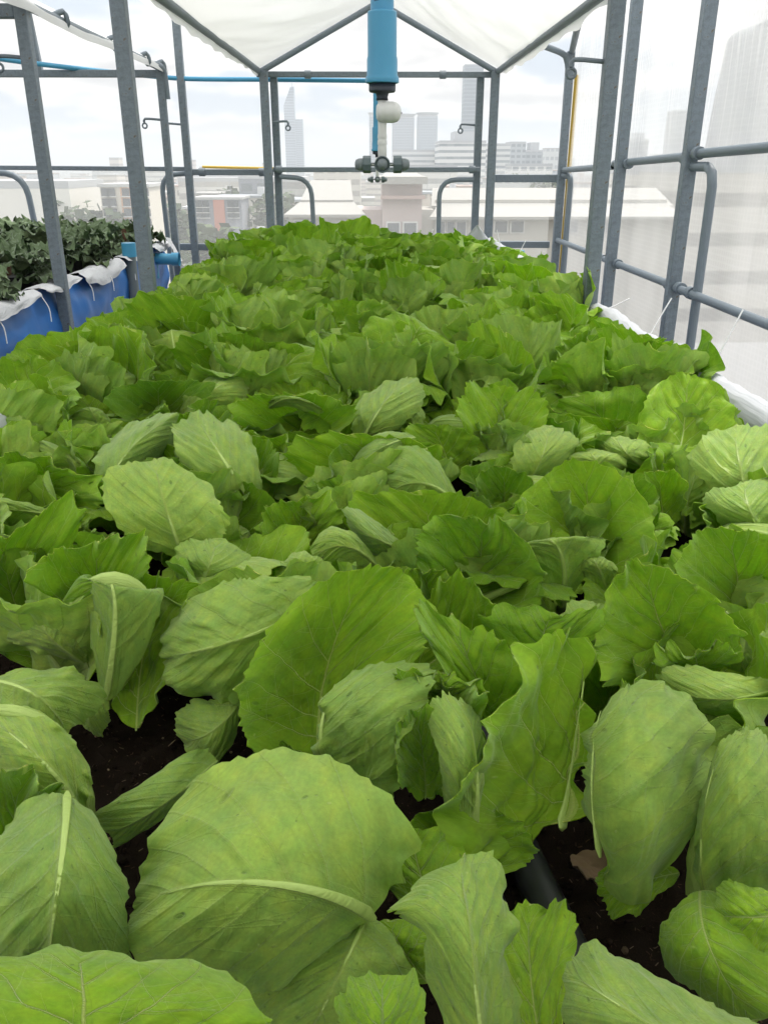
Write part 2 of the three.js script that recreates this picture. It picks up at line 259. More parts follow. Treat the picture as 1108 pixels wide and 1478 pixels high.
// ------------------------------------------------------------------ greenhouse frames
const EAVE = 1.53, RIDGE = 1.83, RIM = 0.75, BACK = -4.55;
function hook(post, x, y, z, dir) {
  const h = part('hook', tube([[x, y, z], [x + dir * 0.05, y + 0.004, z], [x + dir * 0.075, y + 0.003, z], [x + dir * 0.078, y - 0.012, z]], 0.006, 10, 6), M.steel, post);
  part('hook_ring', new THREE.TorusGeometry(0.011, 0.004, 6, 12).translate(x + dir * 0.076, y - 0.026, z), M.steel, post); return h;
}
{
  const f = thing('tunnel_frame', 'grey steel tunnel frame with gabled arches standing over the lettuce bed', 'frame', [0, 0, 0]);
  const p = (a, b, w = 0.05) => part('post', bar(a, b, w), M.steel, f);
  p([-0.60, 0, -2.36], [-0.625, EAVE, -2.38], 0.038);
  const a2 = p([0.59, 0, -2.30], [0.60, EAVE, -2.31], 0.038); hook(a2, 0.575, 1.345, -2.31, -1);
  const b1 = p([-0.50, 0, BACK], [-0.525, EAVE, BACK], 0.04); p([-0.455, 0, BACK - 0.06], [-0.485, EAVE - 0.02, BACK - 0.06], 0.036); hook(b1, -0.48, 1.305, BACK, 1);
  const b2 = p([0.61, 0, BACK], [0.618, EAVE, BACK], 0.04); p([0.545, 0, BACK - 0.07], [0.555, EAVE - 0.02, BACK - 0.07], 0.036); hook(b2, 0.535, 1.295, BACK - 0.07, -1);
  for (const z of [-4.55, -2.34, -0.1, 2.1]) {
    for (const s of [-1, 1]) part('rafter', rod([s < 0 ? -0.53 : 0.622, EAVE - 0.005, z], [0.045, RIDGE - 0.012, z], 0.014), M.steel, f);
    if (z < -4) part('tie_bar', bar([-0.55, EAVE - 0.012, z - 0.03], [0.64, EAVE - 0.012, z - 0.03], 0.026), M.steel, f);
  }
  part('eave_rail', rod([-0.535, EAVE, BACK], [-0.658, EAVE, 3.2], 0.014), M.steel, f);
  part('eave_rail', rod([0.625, EAVE, BACK], [0.62, EAVE, 3.2], 0.014), M.steel, f);
  part('ridge_rail', rod([0.045, RIDGE - 0.012, BACK], [0.02, RIDGE - 0.012, 3.2], 0.014), M.steel, f);
  part('cross_rail', bar([-0.49, 1.088, BACK - 0.02], [0.56, 1.088, BACK - 0.02], 0.024), M.steel, f);
  part('brace', bent([[-0.46, 1.055, BACK - 0.02], [-0.30, 1.045, BACK - 0.02], [-0.28, 0.3, BACK - 0.02]], 0.0125, 0.09), M.steel, f);
  part('brace', bent([[0.53, 1.04, BACK - 0.02], [0.355, 1.04, BACK - 0.02], [0.36, 0.3, BACK - 0.02]], 0.0125, 0.09), M.steel, f);
}
{
  const f = thing('tunnel_frame', 'grey steel tunnel frame over the blue bed of dark leafy plants', 'frame', [0, 0, 0]), X = -0.985;
  const p = (a, b, w = 0.05) => part('post', bar(a, b, w), M.steel, f);
  const a = p([X, 0, -2.76], [X - 0.02, EAVE, -2.78], 0.036); hook(a, X - 0.026, 1.40, -2.78, -1);
  const b = p([X + 0.01, 0, -4.42], [X - 0.01, EAVE, -4.44], 0.034); hook(b, X - 0.02, 1.31, -4.43, -1);
  p([-2.2, 0, -4.44], [-2.2, EAVE, -4.44], 0.05); p([-2.2, 0, -2.77], [-2.2, EAVE, -2.77], 0.05);
  part('tie_bar', bar([-2.2, EAVE - 0.02, -4.47], [X + 0.02, EAVE - 0.02, -4.47], 0.032), M.steel, f);
  part('tie_bar', bar([-2.2, EAVE - 0.012, -2.78], [X - 0.03, EAVE - 0.012, -2.78], 0.036), M.steel, f);
  part('king_post', bar([-1.56, EAVE - 0.01, -4.47], [-1.58, 1.78, -4.47], 0.03), M.steel, f);
  for (const z of [-2.78, -4.47]) { part('rafter', rod([X, EAVE, z], [-1.58, RIDGE - 0.02, z], 0.014), M.steel, f); part('rafter', rod([-2.2, EAVE, z], [-1.58, RIDGE - 0.02, z], 0.014), M.steel, f); }
  part('eave_rail', rod([X, EAVE + 0.004, -4.5], [X, EAVE + 0.004, 0.4], 0.014), M.steel, f);
  for (const z of [-2.45, -3.05, -3.62, -4.12, -4.42]) part('clip', tube([[X - 0.012, EAVE + 0.018, z], [X + 0.015, EAVE + 0.03, z - 0.02], [X + 0.022, EAVE + 0.002, z - 0.03], [X + 0.006, EAVE - 0.014, z - 0.04]], 0.009, 8, 6), M.steel, f);
  part('corner_rail', bent([[X, EAVE + 0.004, -4.3], [X + 0.02, EAVE + 0.004, -4.42], [X + 0.02, 1.4, -4.44]], 0.016, 0.05), M.steel, f);
}
{
  const f = thing('guard_rail', 'grey pipe railing behind the beds with bent corner pipes and a tall post', 'railing', [0, 0, 0]), Z = -4.68;
  const b = part('post', bar([-0.905, 0, Z], [-0.97, 1.78, Z + 0.02], 0.037), M.steel, f); hook(b, -0.96, 1.30, Z, -1);
  part('rail', bar([-3.6, 1.108, Z - 0.03], [-0.95, 1.09, Z - 0.03], 0.022), M.steel, f);
  part('rail', bar([-0.93, 1.075, Z], [-0.5, 1.075, Z], 0.03), M.steel, f);
  part('rail', bar([-1.02, 0.705, Z], [-0.48, 0.70, Z], 0.034), M.steel, f);
  part('rail', bar([0.62, 1.045, Z], [0.985, 1.045, Z + 0.02], 0.038), M.steel, f);
  part('rail', bar([0.62, 0.715, Z], [0.96, 0.715, Z + 0.02], 0.034), M.steel, f);
  part('brace', bent([[-0.94, 1.07, Z], [-1.085, 1.06, Z], [-1.07, 0.3, Z]], 0.013, 0.09), M.steel, f);
  part('brace', bent([[-2.3, 1.08, Z], [-1.79, 1.07, Z], [-1.74, 0.3, Z]], 0.016, 0.12), M.steel, f);
}
{
  const f = thing('steel_side_rails', 'grey steel frame of posts and rails carrying the clear side sheet', 'frame', [0, 0, 0]), X = 0.985;
  const p = (a, b, w = 0.052) => part('post', bar(a, b, w), M.steel, f);
  p([0.975, 0, -4.58], [0.985, 1.62, -4.58], 0.038); p([0.965, 0, -3.46], [0.965, 2.1, -3.46], 0.04);
  p([0.965, 0, -2.74], [0.99, 2.1, -2.76], 0.04);
  for (const [z0, z1, y0, y1] of [[-4.58, -3.62, 1.085, 1.105], [-3.62, -2.75, 1.115, 1.135], [-2.75, 0.3, 1.14, 1.20]]) part('rail', rod([X, y0, z0], [X, y1, z1], 0.0135), M.steel, f);
  for (const [z0, z1] of [[-4.58, -3.62], [-3.62, -2.75], [-2.75, 0.3]]) part('rail', rod([X - 0.004, 0.745, z0], [X - 0.004, 0.748, z1], 0.013), M.steel, f);
  part('brace', bent([[X, 1.105, -2.74], [X + 0.004, 1.105, -2.57], [X + 0.004, 0.05, -2.56]], 0.014, 0.06), M.steel, f);
  part('brace', bent([[X, 1.06, -4.56], [X + 0.03, 1.06, -4.50], [X + 0.02, 0.4, -4.49]], 0.016, 0.05), M.steel, f);
  part('top_rail', rod([0.985, 1.62, -4.58], [0.80, 1.66, -3.6], 0.015), M.steel, f);
  part('corner_rail', tube([[0.70, 1.645, -4.2], [0.80, 1.63, -4.42], [0.95, 1.60, -4.56], [0.982, 1.5, -4.58]], 0.015, 16, 8), M.steel, f);
  part('top_rail', rod([0.66, 1.64, -4.2], [0.72, 1.66, -1.5], 0.014), M.steel, f);
}
function ring(o, x, y, z, r, axis) { const g = new THREE.CylinderGeometry(r, r, 0.03, 14); if (axis === 'z') g.rotateX(Math.PI / 2); if (axis === 'x') g.rotateZ(Math.PI / 2); part('clamp', g.translate(x, y, z), M.steel, o); }
{
  const find = (label) => scene.children.find((o) => o.userData.label?.includes(label)), side = find('clear side sheet'), main = find('over the lettuce bed') ?? find('gabled arches'), back = find('behind the beds');
  for (const [y, z] of [[1.142, -2.70], [1.13, -2.80], [0.747, -2.70], [0.747, -2.80], [0.747, -2.60], [1.114, -3.42], [0.746, -3.42]]) ring(side, 0.983, y, z, 0.019, 'z');
  for (const x of [-0.46, 0.52]) ring(main, x, 1.088, BACK - 0.02, 0.019, 'x');
  for (const [x, y, z] of [[-0.3, EAVE - 0.012, BACK - 0.03], [0.1, EAVE - 0.012, BACK - 0.03], [0.36, EAVE - 0.012, BACK - 0.03]]) ring(main, x, y, z, 0.019, 'x');
  for (const x of [-0.87, -0.56]) ring(back, x, 1.075, -4.68, 0.021, 'x');
}
tagPole('yellow_pole', rod([1.018, 0.2, -4.6], [1.022, 1.52, -4.6], 0.011), 'yellow bamboo-thin pole beside the corner post of the railing');
tagPole('yellow_pole', rod([-0.90, 1.10, -4.86], [-0.5, 1.092, -4.86], 0.007), 'yellow pole lying level behind the back railing');
function tagPole(name, g, label) { const o = part(numbered(name), g, M.yellow, scene); o.userData = { label, category: 'pole' }; }

// ------------------------------------------------------------------ sheets: roof films, nets, side sheet
function sheet(nu, nv, f) {
  const pos = [], uv = [], idx = [];
  for (let j = 0; j <= nv; j++) for (let i = 0; i <= nu; i++) { pos.push(...f(i / nu, j / nv)); uv.push(i / nu, j / nv); }
  for (let j = 0; j < nv; j++) for (let i = 0; i < nu; i++) { const a = j * (nu + 1) + i, b = a + 1, c = a + nu + 1, d = c + 1; idx.push(a, b, d, a, d, c); }
  const g = new THREE.BufferGeometry(); g.setAttribute('position', new THREE.Float32BufferAttribute(pos, 3)); g.setAttribute('uv', new THREE.Float32BufferAttribute(uv, 2)); g.setIndex(idx); g.computeVertexNormals(); return g;
}
{
  const g = sheet(64, 200, (u, v) => {
    const z = lerp(BACK - 0.03, 3.2, v), s = u * 2 - 1, over = Math.max(0, Math.abs(s) - 0.93) / 0.07;
    const xl = lerp(-0.53, -0.66, v), xr = 0.625, e = Math.min(1, Math.abs(s) / 0.93);
    let x = s < 0 ? lerp(0.045, xl, e) : lerp(0.045, xr, e), y = lerp(RIDGE + 0.004, EAVE + 0.016, e);
    const span = ((z - BACK) / 2.2) % 1, sagZ = Math.sin(Math.PI * clamp(span)), sagU = Math.sin(Math.PI * e);
    y -= 0.035 * sagU * sagZ + 0.012 * sagZ;
    y += 0.016 * sagZ * noise(x * 6 + z * 2.5, z * 1.1, 3) + 0.006 * sagZ * noise(x * 22 + z * 9, z * 4, 8);
    if (over > 0) { y -= over * (0.035 + 0.02 * noise(z * 5, s * 3, 1)); x += Math.sign(s) * over * (0.012 + 0.012 * noise(z * 7, 2, s)); }
    return [x, y, z];
  });
  const o = part('roof_film', g, M.film, scene); o.userData = { label: 'white translucent film roof stretched over the lettuce tunnel ridge', category: 'roof film' };
}
{
  const X = -0.985, g = sheet(24, 80, (u, v) => {
    const z = lerp(-4.52, 0.4, v); let x, y;
    if (u < 0.5) { x = lerp(-2.2, -1.58, u * 2); y = lerp(EAVE, RIDGE, u * 2); } else { const k = (u - 0.5) / 0.42; x = lerp(-1.58, X, Math.min(1, k)); y = lerp(RIDGE, EAVE + 0.02, Math.min(1, k)); if (k > 1) { y -= (k - 1) * 0.22; x += 0.02 + 0.01 * noise(z * 6, 1); } }
    return [x, y + 0.01 * noise(x * 5, z * 2, 5), z];
  });
  const o = part(numbered('roof_film') === 'roof_film' ? 'roof_film_001' : 'roof_film_001', g, M.film, scene); o.userData = { label: 'white film roof clipped along the eave above the blue bed', category: 'roof film' };
}
{
  const g = sheet(20, 40, (u, v) => [lerp(-1.05, -0.5, u), 1.80 + 0.05 * (1 - v) * 0 + 0.02 * v + 0.012 * noise(u * 4, v * 9, 2) - 0.02 * Math.sin(Math.PI * u), lerp(-4.72, -1.0, v)]);
  const o = part('canopy_sheet', g, M.film, scene); o.userData = { label: 'pale canopy sheet overhead between the two film roofs', category: 'canopy' };
}
const weave = (() => { const [c, g] = canvas(128, 128); g.fillStyle = 'rgb(96,96,96)'; g.fillRect(0, 0, 128, 128); g.fillStyle = 'rgb(150,150,150)'; for (let i = 0; i < 16; i++) { g.fillRect(i * 8, 0, 2, 128); g.fillRect(0, i * 8, 128, 2); } return texture(c, false); })();
function veil(c, opacity, extra = {}) { return mat(c, 1, { transparent: true, opacity, transmission: 0.55, thickness: 0, ...extra }); }
{
  const net = (label, a, b, y0, y1) => {
    const L = Math.hypot(b[0] - a[0], b[1] - a[1]);
    const g = sheet(Math.ceil(L * 14), 12, (u, v) => [lerp(a[0], b[0], u) + 0.006 * noise(u * L * 3, v * 2, 4), lerp(y0, y1, v), lerp(a[1], b[1], u) + 0.012 * noise(u * L * 2.5, v * 2, 9)]);
    const o = part(numbered('insect_net'), g, veil([0.86, 0.86, 0.83], 0.27), scene); o.userData = { label, category: 'net' };
  };
  net('fine whitish insect net stretched across the back railing', [-3.7, -4.80], [0.98, -4.80], 0.02, 1.09);
}
{
  // the clear plastic side sheet: hangs in soft upright folds outside the side frame, milky with creases
  const W = 512, H = 512, d = new Uint8Array(W * H * 4);
  for (let j = 0; j < H; j++) for (let i = 0; i < W; i++) {
    const x = i / W, y = j / H, wob = x + 0.012 * noise(y * 6, x * 8, 2);
    const crease = Math.pow(clamp(1 - Math.abs(noise(wob * 46, y * 1.6, 5)) * 5.5), 3) * smooth(0.40, 0.7, y + 0.2 * noise(x * 9, 3, 1)), soft = 0.5 + 0.5 * noise(wob * 14, y * 1.1, 8);
    const thread = (i % 4 === 0 || j % 4 === 0) ? 0.03 : 0;
    const v = clamp(0.45 + 0.18 * (soft - 0.5) + 0.26 * crease + thread + 0.10 * fbm(x * 12, y * 12, 3, 3)), k = (j * W + i) * 4;
    d[k] = d[k + 1] = d[k + 2] = 255 * v; d[k + 3] = 255;
  }
  const a = new THREE.DataTexture(d, W, H); a.magFilter = THREE.LinearFilter; a.wrapS = a.wrapT = THREE.RepeatWrapping; a.needsUpdate = true;
  const g = sheet(160, 40, (u, v) => { const z = lerp(-4.75, 0.6, u), y = lerp(0.03, 2.25, v); return [1.03 + 0.012 * noise(z * 9, y * 0.8, 2) * v + 0.018 * noise(z * 3, y * 0.6, 6) + (u < 0.03 ? -0.02 : 0), y, z]; });
  const uv = g.attributes.uv; for (let i = 0; i < uv.count; i++) uv.setXY(i, uv.getX(i) * 2.2, uv.getY(i));
  const m = veil([0.88, 0.87, 0.85], 1.0, { alphaMap: a, roughness: 1 }); m.opacity = 0.95;
  const o = part('side_sheet', g, m, scene); o.userData = { label: 'creased milky clear plastic sheet hanging along the side frame', category: 'plastic sheet' };
}

// ------------------------------------------------------------------ planter beds
function linerGeometry(x, side, z0, z1, seed, r = 0.026) {           // fleece folded over a rim running along z; side = +1 when the outside is at +x
  const prof = []; prof.push([-r * 0.9, -0.13], [-r, -0.05], [-r * 1.02, -0.012]); for (let k = 0; k <= 8; k++) { const a = Math.PI - k * Math.PI / 8; prof.push([Math.cos(a) * r, Math.sin(a) * r]); } prof.push([r * 1.05, -0.02], [r * 1.15, -0.05], [r * 1.2, -0.075]);
  const n = prof.length - 1, len = Math.abs(z1 - z0);
  return sheet(n, Math.ceil(len * 40), (u, v) => {
    const [a, b] = prof[Math.round(u * n)], z = lerp(z0, z1, v), w = noise(z * 5, a * 8, seed), w2 = noise(z * 17, b * 12, seed + 3), hang = u > 0.85 ? (u - 0.85) / 0.15 : 0;
    return [x + side * (a * (1 + 0.22 * w) + 0.004 * w2 + 0.010 * noise(z * 1.4, 1, seed)), RIM - 0.01 + b * (1 + 0.25 * w) + 0.006 * w2 - hang * 0.05 * noise(z * 4, 2, seed + 7), z];
  });
}
function bedLegs(o, xs, zs) { for (const x of xs) for (const z of zs) part('leg', bar([x, 0, z], [x, 0.56, z], 0.04), M.steel, o); }
const XL = -0.575, XR = 0.612, ZB = -4.45, ZF = 0.35;
{
  const o = thing('planter_bed', 'long raised planter bed lined with white fleece and full of lettuce', 'planter', [0, 0, 0]);
  const w = XR - XL, cx = (XL + XR) / 2, cz = (ZB + ZF) / 2, L = ZF - ZB;
  part('tray_floor', box(w, 0.02, L, cx, 0.55, cz), M.tarp, o);
  for (const [x, s] of [[XL - 0.012, -1], [XR + 0.012, 1]]) {
    const g = sheet(8, 120, (u, v) => { const y = lerp(0.54, RIM - 0.02, u), z = lerp(ZB, ZF, v); return [x + s * (0.012 * Math.sin(Math.PI * u) + 0.012 * noise(z * 6, y * 7, s + 2)), y, z]; });
    part('tarp_side', g, M.tarp, o);
  }
  part('tarp_end', box(w, 0.18, 0.02, cx, 0.64, ZB - 0.012), M.tarp, o); part('tarp_end', box(w, 0.18, 0.02, cx, 0.64, ZF + 0.012), M.tarp, o);
  part('liner', linerGeometry(XR, 1, ZB, ZF, 3), M.fleece, o);
  part('liner', linerGeometry(XL, -1, ZB, ZF, 13), M.fleece, o);
  part('liner', linerGeometry(0, 1, XL, XR, 23, 0.02).rotateY(Math.PI / 2).translate(0, 0, ZB), M.fleece, o);
  const flap = sheet(8, 8, (u, v) => { const k = (1 - v) * 0.5 + 0.02; return [0.54 + (u - 0.5) * 0.17 * k * 2, RIM - 0.02 + v * 0.10, ZB + 0.02 + 0.012 * noise(u * 3, v * 3, 2)]; });
  part('liner_corner', flap, M.fleece, o);
  const r = rng(5);
  for (const [x, z, dx, dy, dz] of [[XR, -2.22, 0.07, 0.035, -0.01], [XR + 0.01, -1.86, 0.05, 0.085, -0.03], [XR + 0.02, -1.52, 0.05, 0.115, -0.02], [XL, -3.5, -0.02, 0.07, 0], [XL, -3.9, -0.03, 0.08, 0.02], [XL + 0.01, -3.3, 0.01, 0.06, 0], [XR, -3.6, 0.03, 0.07, 0], [XR, -4.1, -0.02, 0.08, 0.01], [-0.4, ZB, -0.02, 0.08, 0], [0.3, ZB, 0.02, 0.06, 0]])
    part('cable_tie', tube([[x, RIM + 0.005, z], [x + dx * 0.5, RIM + dy * 0.55, z + dz * 0.5], [x + dx, RIM + dy, z + dz]], 0.0016, 6, 5), M.tie, o);
  bedLegs(o, [XL + 0.05, XR - 0.05], [ZB + 0.2, -2.2, ZF - 0.2]);
}
{
  // soil, with loose crumbs
  const g = sheet(150, 420, (u, v) => { const x = lerp(XL + 0.012, XR - 0.012, u), q = Math.pow(v, 1.6), z = lerp(ZF, ZB, q); return [x, 0.625 + 0.012 * fbm(x * 7, z * 7, 1, 3) + 0.02 * fbm(x * 38, z * 38, 4, 3), z]; });
  const [c, gc] = canvas(512, 512); const id = gc.createImageData(512, 512), r = rng(77);
  for (let k = 0; k < 512 * 512; k++) { const n = 0.55 + 0.9 * r(); id.data[k * 4] = 25 * n; id.data[k * 4 + 1] = 19 * n; id.data[k * 4 + 2] = 13 * n; id.data[k * 4 + 3] = 255; }
  gc.putImageData(id, 0, 0);
  for (let k = 0; k < 420; k++) { gc.strokeStyle = ['#5b4632', '#6d5a44', '#3a2c20', '#857660'][k % 4]; gc.lineWidth = 0.6 + r(); gc.beginPath(); const x = r() * 512, y = r() * 512, a = r() * 6.3, l = 3 + r() * 9; gc.moveTo(x, y); gc.lineTo(x + Math.cos(a) * l, y + Math.sin(a) * l); gc.stroke(); }
  const t = texture(c); t.repeat.set(6, 22);
  structure('soil', g, mat([1, 1, 1], 1, { map: t, bumpMap: t, bumpScale: 0.006, specularIntensity: 0.15 }), 'dark crumbly potting soil in the planter bed');
  const crumb = new THREE.DodecahedronGeometry(0.004, 0), N = 9000, im = new THREE.InstancedMesh(crumb, mat([1, 1, 1], 1, { specularIntensity: 0.15 }), N), m4 = new THREE.Matrix4(), q = new THREE.Quaternion(), e = new THREE.Euler(), col = new THREE.Color();
  for (let k = 0; k < N; k++) {
    const x = lerp(XL + 0.03, XR - 0.03, r()), z = lerp(-0.1, -1.1, r()), s = 0.3 + 1.5 * r() * r() * r(); e.set(r() * 6, r() * 6, r() * 6); q.setFromEuler(e);
    const fibre = r() < 0.25; m4.compose(V(x, 0.627 + 0.012 * fbm(x * 7, z * 7, 1, 3) + 0.02 * fbm(x * 38, z * 38, 4, 3), z), q, fibre ? V(s * 0.25, s * 0.25, s * 2.2) : V(s, s * 0.7, s)); im.setMatrixAt(k, m4);
    const b = 0.25 + r(); if (r() < 0.06) col.setRGB(0.20 * b, 0.15 * b, 0.09 * b); else col.setRGB(0.016 * b, 0.011 * b, 0.007 * b); im.setColorAt(k, col);
  }
  im.name = 'soil_crumbs'; im.userData = { kind: 'stuff', label: 'loose crumbs and fibres scattered on the dark soil' }; im.castShadow = im.receiveShadow = true; scene.add(im);
}
// black drip hoses and dead leaves on the soil
for (const [x0, x1, r, label] of [[0.095, 0.155, 0.0135, 'thick black drip hose lying on the soil'], [0.066, 0.115, 0.006, 'thin black tube beside the thick drip hose']]) {
  const o = part(numbered('drip_hose'), tube([[x1 + 0.02, 0.64, 0.2], [x1, 0.646, -0.2], [x0, 0.646, -0.55], [x0 - 0.02, 0.64, -1.0], [x0, 0.64, -2.2], [x0 + 0.02, 0.64, -4.3]], r, 60, 10), M.hose, scene); o.userData = { label, category: 'hose' };
}

// ------------------------------------------------------------------ leaves
// side veins leave the midrib at height c and run outward and up; both the relief and the print follow them
const veinAt = (s, t) => { const a = Math.abs(s); return (t - 1.05 * a - 0.3 * a * a) / (1 + 0.75 * a); };
const veinPoint = (c, a) => c * (1 + 0.75 * a) + 1.05 * a + 0.3 * a * a;
const VEIN0 = -1.02, VEINSTEP = 0.29;
function veins(seed, back) {
  const S = 1024, [c, g] = canvas(S, S), [cb, b] = canvas(S, S), r = rng(seed), base = back ? [167, 199, 86] : [146, 187, 40];
  const id = g.createImageData(S, S), ib = b.createImageData(S, S);
  for (let j = 0; j < S; j++) for (let i = 0; i < S; i++) {
    const x = i / S, y = j / S, k = (j * S + i) * 4, n1 = fbm(x * 5 + seed, y * 5, 1, 3), n2 = noise(x * 60, y * 60, seed), n3 = noise(x * 190, y * 190, seed), n4 = fbm(x * 14, y * 14 + seed, 5, 3);
    const su = x * 2 - 1, cv = veinAt(su, 1 - 2 * y) + (su > 0 ? 30 : 0), au = Math.abs(su), s1 = noise(cv * 9, au * 1.6, seed + 3), s2 = noise(cv * 26, au * 3.2, seed + 6);
    const v = 1 + (back ? 0.045 * s1 + 0.022 * s2 : 0.05 * s1 + 0.04 * s2) + 0.12 * n1 + 0.05 * n2 + 0.035 * n3 + 0.06 * n4, warm = 0.10 * n4 + 0.06 * n1;
    id.data[k] = clamp(base[0] * v * (1 + warm), 0, 255); id.data[k + 1] = clamp(base[1] * v, 0, 255); id.data[k + 2] = clamp(base[2] * v * (1 - warm * 0.8), 0, 255); id.data[k + 3] = 255;
    const h = 128 + 44 * s1 + 12 * s2 + 55 * fbm(x * 9, y * 9 + seed, 5, 2) + 8 * noise(x * 26, y * 26, seed + 2) + 3 * n2; ib.data[k] = ib.data[k + 1] = ib.data[k + 2] = clamp(h, 0, 255); ib.data[k + 3] = 255;
  }
  g.putImageData(id, 0, 0); b.putImageData(ib, 0, 0);
  for (let k = 0; k < 26; k++) { const x = r() * S, y = r() * S, w = 4 + 22 * r() * r(), a = r() * 3.1, dark = r() < 0.6; g.fillStyle = dark ? `rgba(88,120,40,${0.10 + 0.14 * r()})` : `rgba(214,226,150,${0.10 + 0.12 * r()})`; for (let q = 3; q > 0; q--) { g.beginPath(); g.ellipse(x, y, w * q / 2.2, w * q / 4, a, 0, 6.3); g.fill(); } b.fillStyle = dark ? 'rgba(30,30,30,0.25)' : 'rgba(230,230,230,0.2)'; b.beginPath(); b.ellipse(x, y, w, w * 0.55, a, 0, 6.3); b.fill(); }
  g.lineCap = b.lineCap = 'round';
  const line = (pts, w0, w1, a) => {
    for (let i = 1; i < pts.length; i++) {
      const t = i / pts.length, w = lerp(w0, w1, t);
      for (const [ctx, col, k, al] of back
        ? [[g, '186,208,96', 3, 0.08 * a * a], [g, '196,216,116', 1.0, 0.34 * a], [g, '112,148,52', 0.6, 0.30 * a], [b, '255,255,255', 7, 0.05 * a * a], [b, '255,255,255', 3, 0.12 * a * a]]
        : [[g, '168,202,76', 3, 0.12 * a * a], [g, '212,228,124', 0.95, 0.9 * a], [b, '0,0,0', 4, 0.10 * a], [b, '255,255,255', 1, 0.3 * a]]) {
        ctx.strokeStyle = `rgba(${col},${al})`; ctx.lineWidth = Math.max(0.8, w * k); ctx.beginPath(); ctx.moveTo(...pts[i - 1]); ctx.lineTo(...pts[i]); ctx.stroke();
      }
    }
  };
  const grow = (x, y, ang, len, w, depth, side) => {
    const pts = [[x, y]], n = Math.max(4, Math.ceil(len / 14)), bend = side * (0.5 + 0.5 * r()) * 0.012; let a = ang;
    for (let i = 0; i < n; i++) {
      a += bend * -1 + (r() - 0.5) * 0.16; x += Math.sin(a) * len / n; y -= Math.cos(a) * len / n; pts.push([x, y]);
      if (depth < 3 && i > 1 && r() < (depth === 1 ? 0.32 : 0.3)) { const s = r() < 0.5 ? -1 : 1; grow(x, y, a + s * (0.5 + 0.5 * r()), len * (0.22 + 0.3 * r()) * (1 - i / n * 0.5), w * 0.5, depth + 1, s); }
    }
    line(pts, w, Math.max(0.7, w * 0.25), depth === 1 ? 1 : depth === 2 ? 0.6 : 0.35);
  };
  // tertiary net
  for (let k = 0; k < (back ? 40 : 60); k++) grow(r() * S, r() * S, r() * 6.3, 20 + r() * 40, 0.9, 3, 1);
  for (let i = 0; i < 7; i++) for (const sd of [-1, 1]) {
    const c0 = VEIN0 + VEINSTEP * (i + (sd > 0 ? 0.0 : 0.5) + 0.35 * (r() - 0.5)), pts = [], w = lerp(5, 2.2, i / 6) * (0.6 + 0.7 * r()), q0 = r() * 9;
    for (let a = 0; a <= 1.02; a += 0.03) { const t = veinPoint(c0, a) + (0.07 * noise(a * 2.6 + q0, i, seed + sd) + 0.02 * noise(a * 9, i + q0, seed)) * Math.min(1, a * 4); if (t > 1.05) break; pts.push([S / 2 * (1 + sd * a), S / 2 * (1 - t)]); }
    if (pts.length < 4) continue;
    line(pts, w, 1, 1); if (!back) line(pts.slice(0, Math.ceil(pts.length * 0.45)), w * 1.5, 1, 0.7);
    for (let k = 2; k < pts.length - 1; k++) if (r() < 0.4) { const ang = Math.atan2(pts[k + 1][0] - pts[k][0], -(pts[k + 1][1] - pts[k][1])), sg = r() < 0.5 ? -1 : 1; grow(pts[k][0], pts[k][1], ang + sg * (0.45 + 0.5 * r()), S * (0.06 + 0.2 * r()), w * 0.55, 2, sg); }
  }
  const mid = []; let mx = S / 2; for (let i = 0; i <= 40; i++) { mx += (r() - 0.5) * 4; mid.push([mx + (S / 2 - mx) * 0.1, S * (1 - i / 40 * 0.86)]); }
  line(mid, back ? 24 : 30, 2, 0.9); line(mid, 9, 2, 1); if (back) line(mid, 14, 2, 1);
  return { map: texture(c), bump: texture(cb, false) };
}
const VA = [11, 23, 37].map((s) => veins(s, false)), VB = [5, 17, 29].map((s) => veins(s, true));
const leafMats = {};
function leafMat(back, k, tone) {
  tone = Math.round(tone * 10) / 10; const key = [back, k, tone].join();
  return leafMats[key] ??= (() => {
    const v = (back ? VB : VA)[k], m = new THREE.MeshPhysicalMaterial({ map: v.map, bumpMap: v.bump, bumpScale: back ? 0.0045 : 0.0035, roughness: 1, transmission: 0.52, thickness: 0, clearcoat: back ? 0.42 : 0.24, clearcoatRoughness: 0.32, specularIntensity: 0.3, side: THREE.DoubleSide, vertexColors: true });
    const t = tone - 1; m.color.setRGB(1 + t * 1.15, 1 + t * 0.75, 1 + t * 0.9); m.name = back ? 'leaf_underside' : 'leaf_face'; return m;
  })();
}
const ribMat = mat([0.37, 0.50, 0.12], 0.5, { bumpMap: speck, bumpScale: 0.001 });
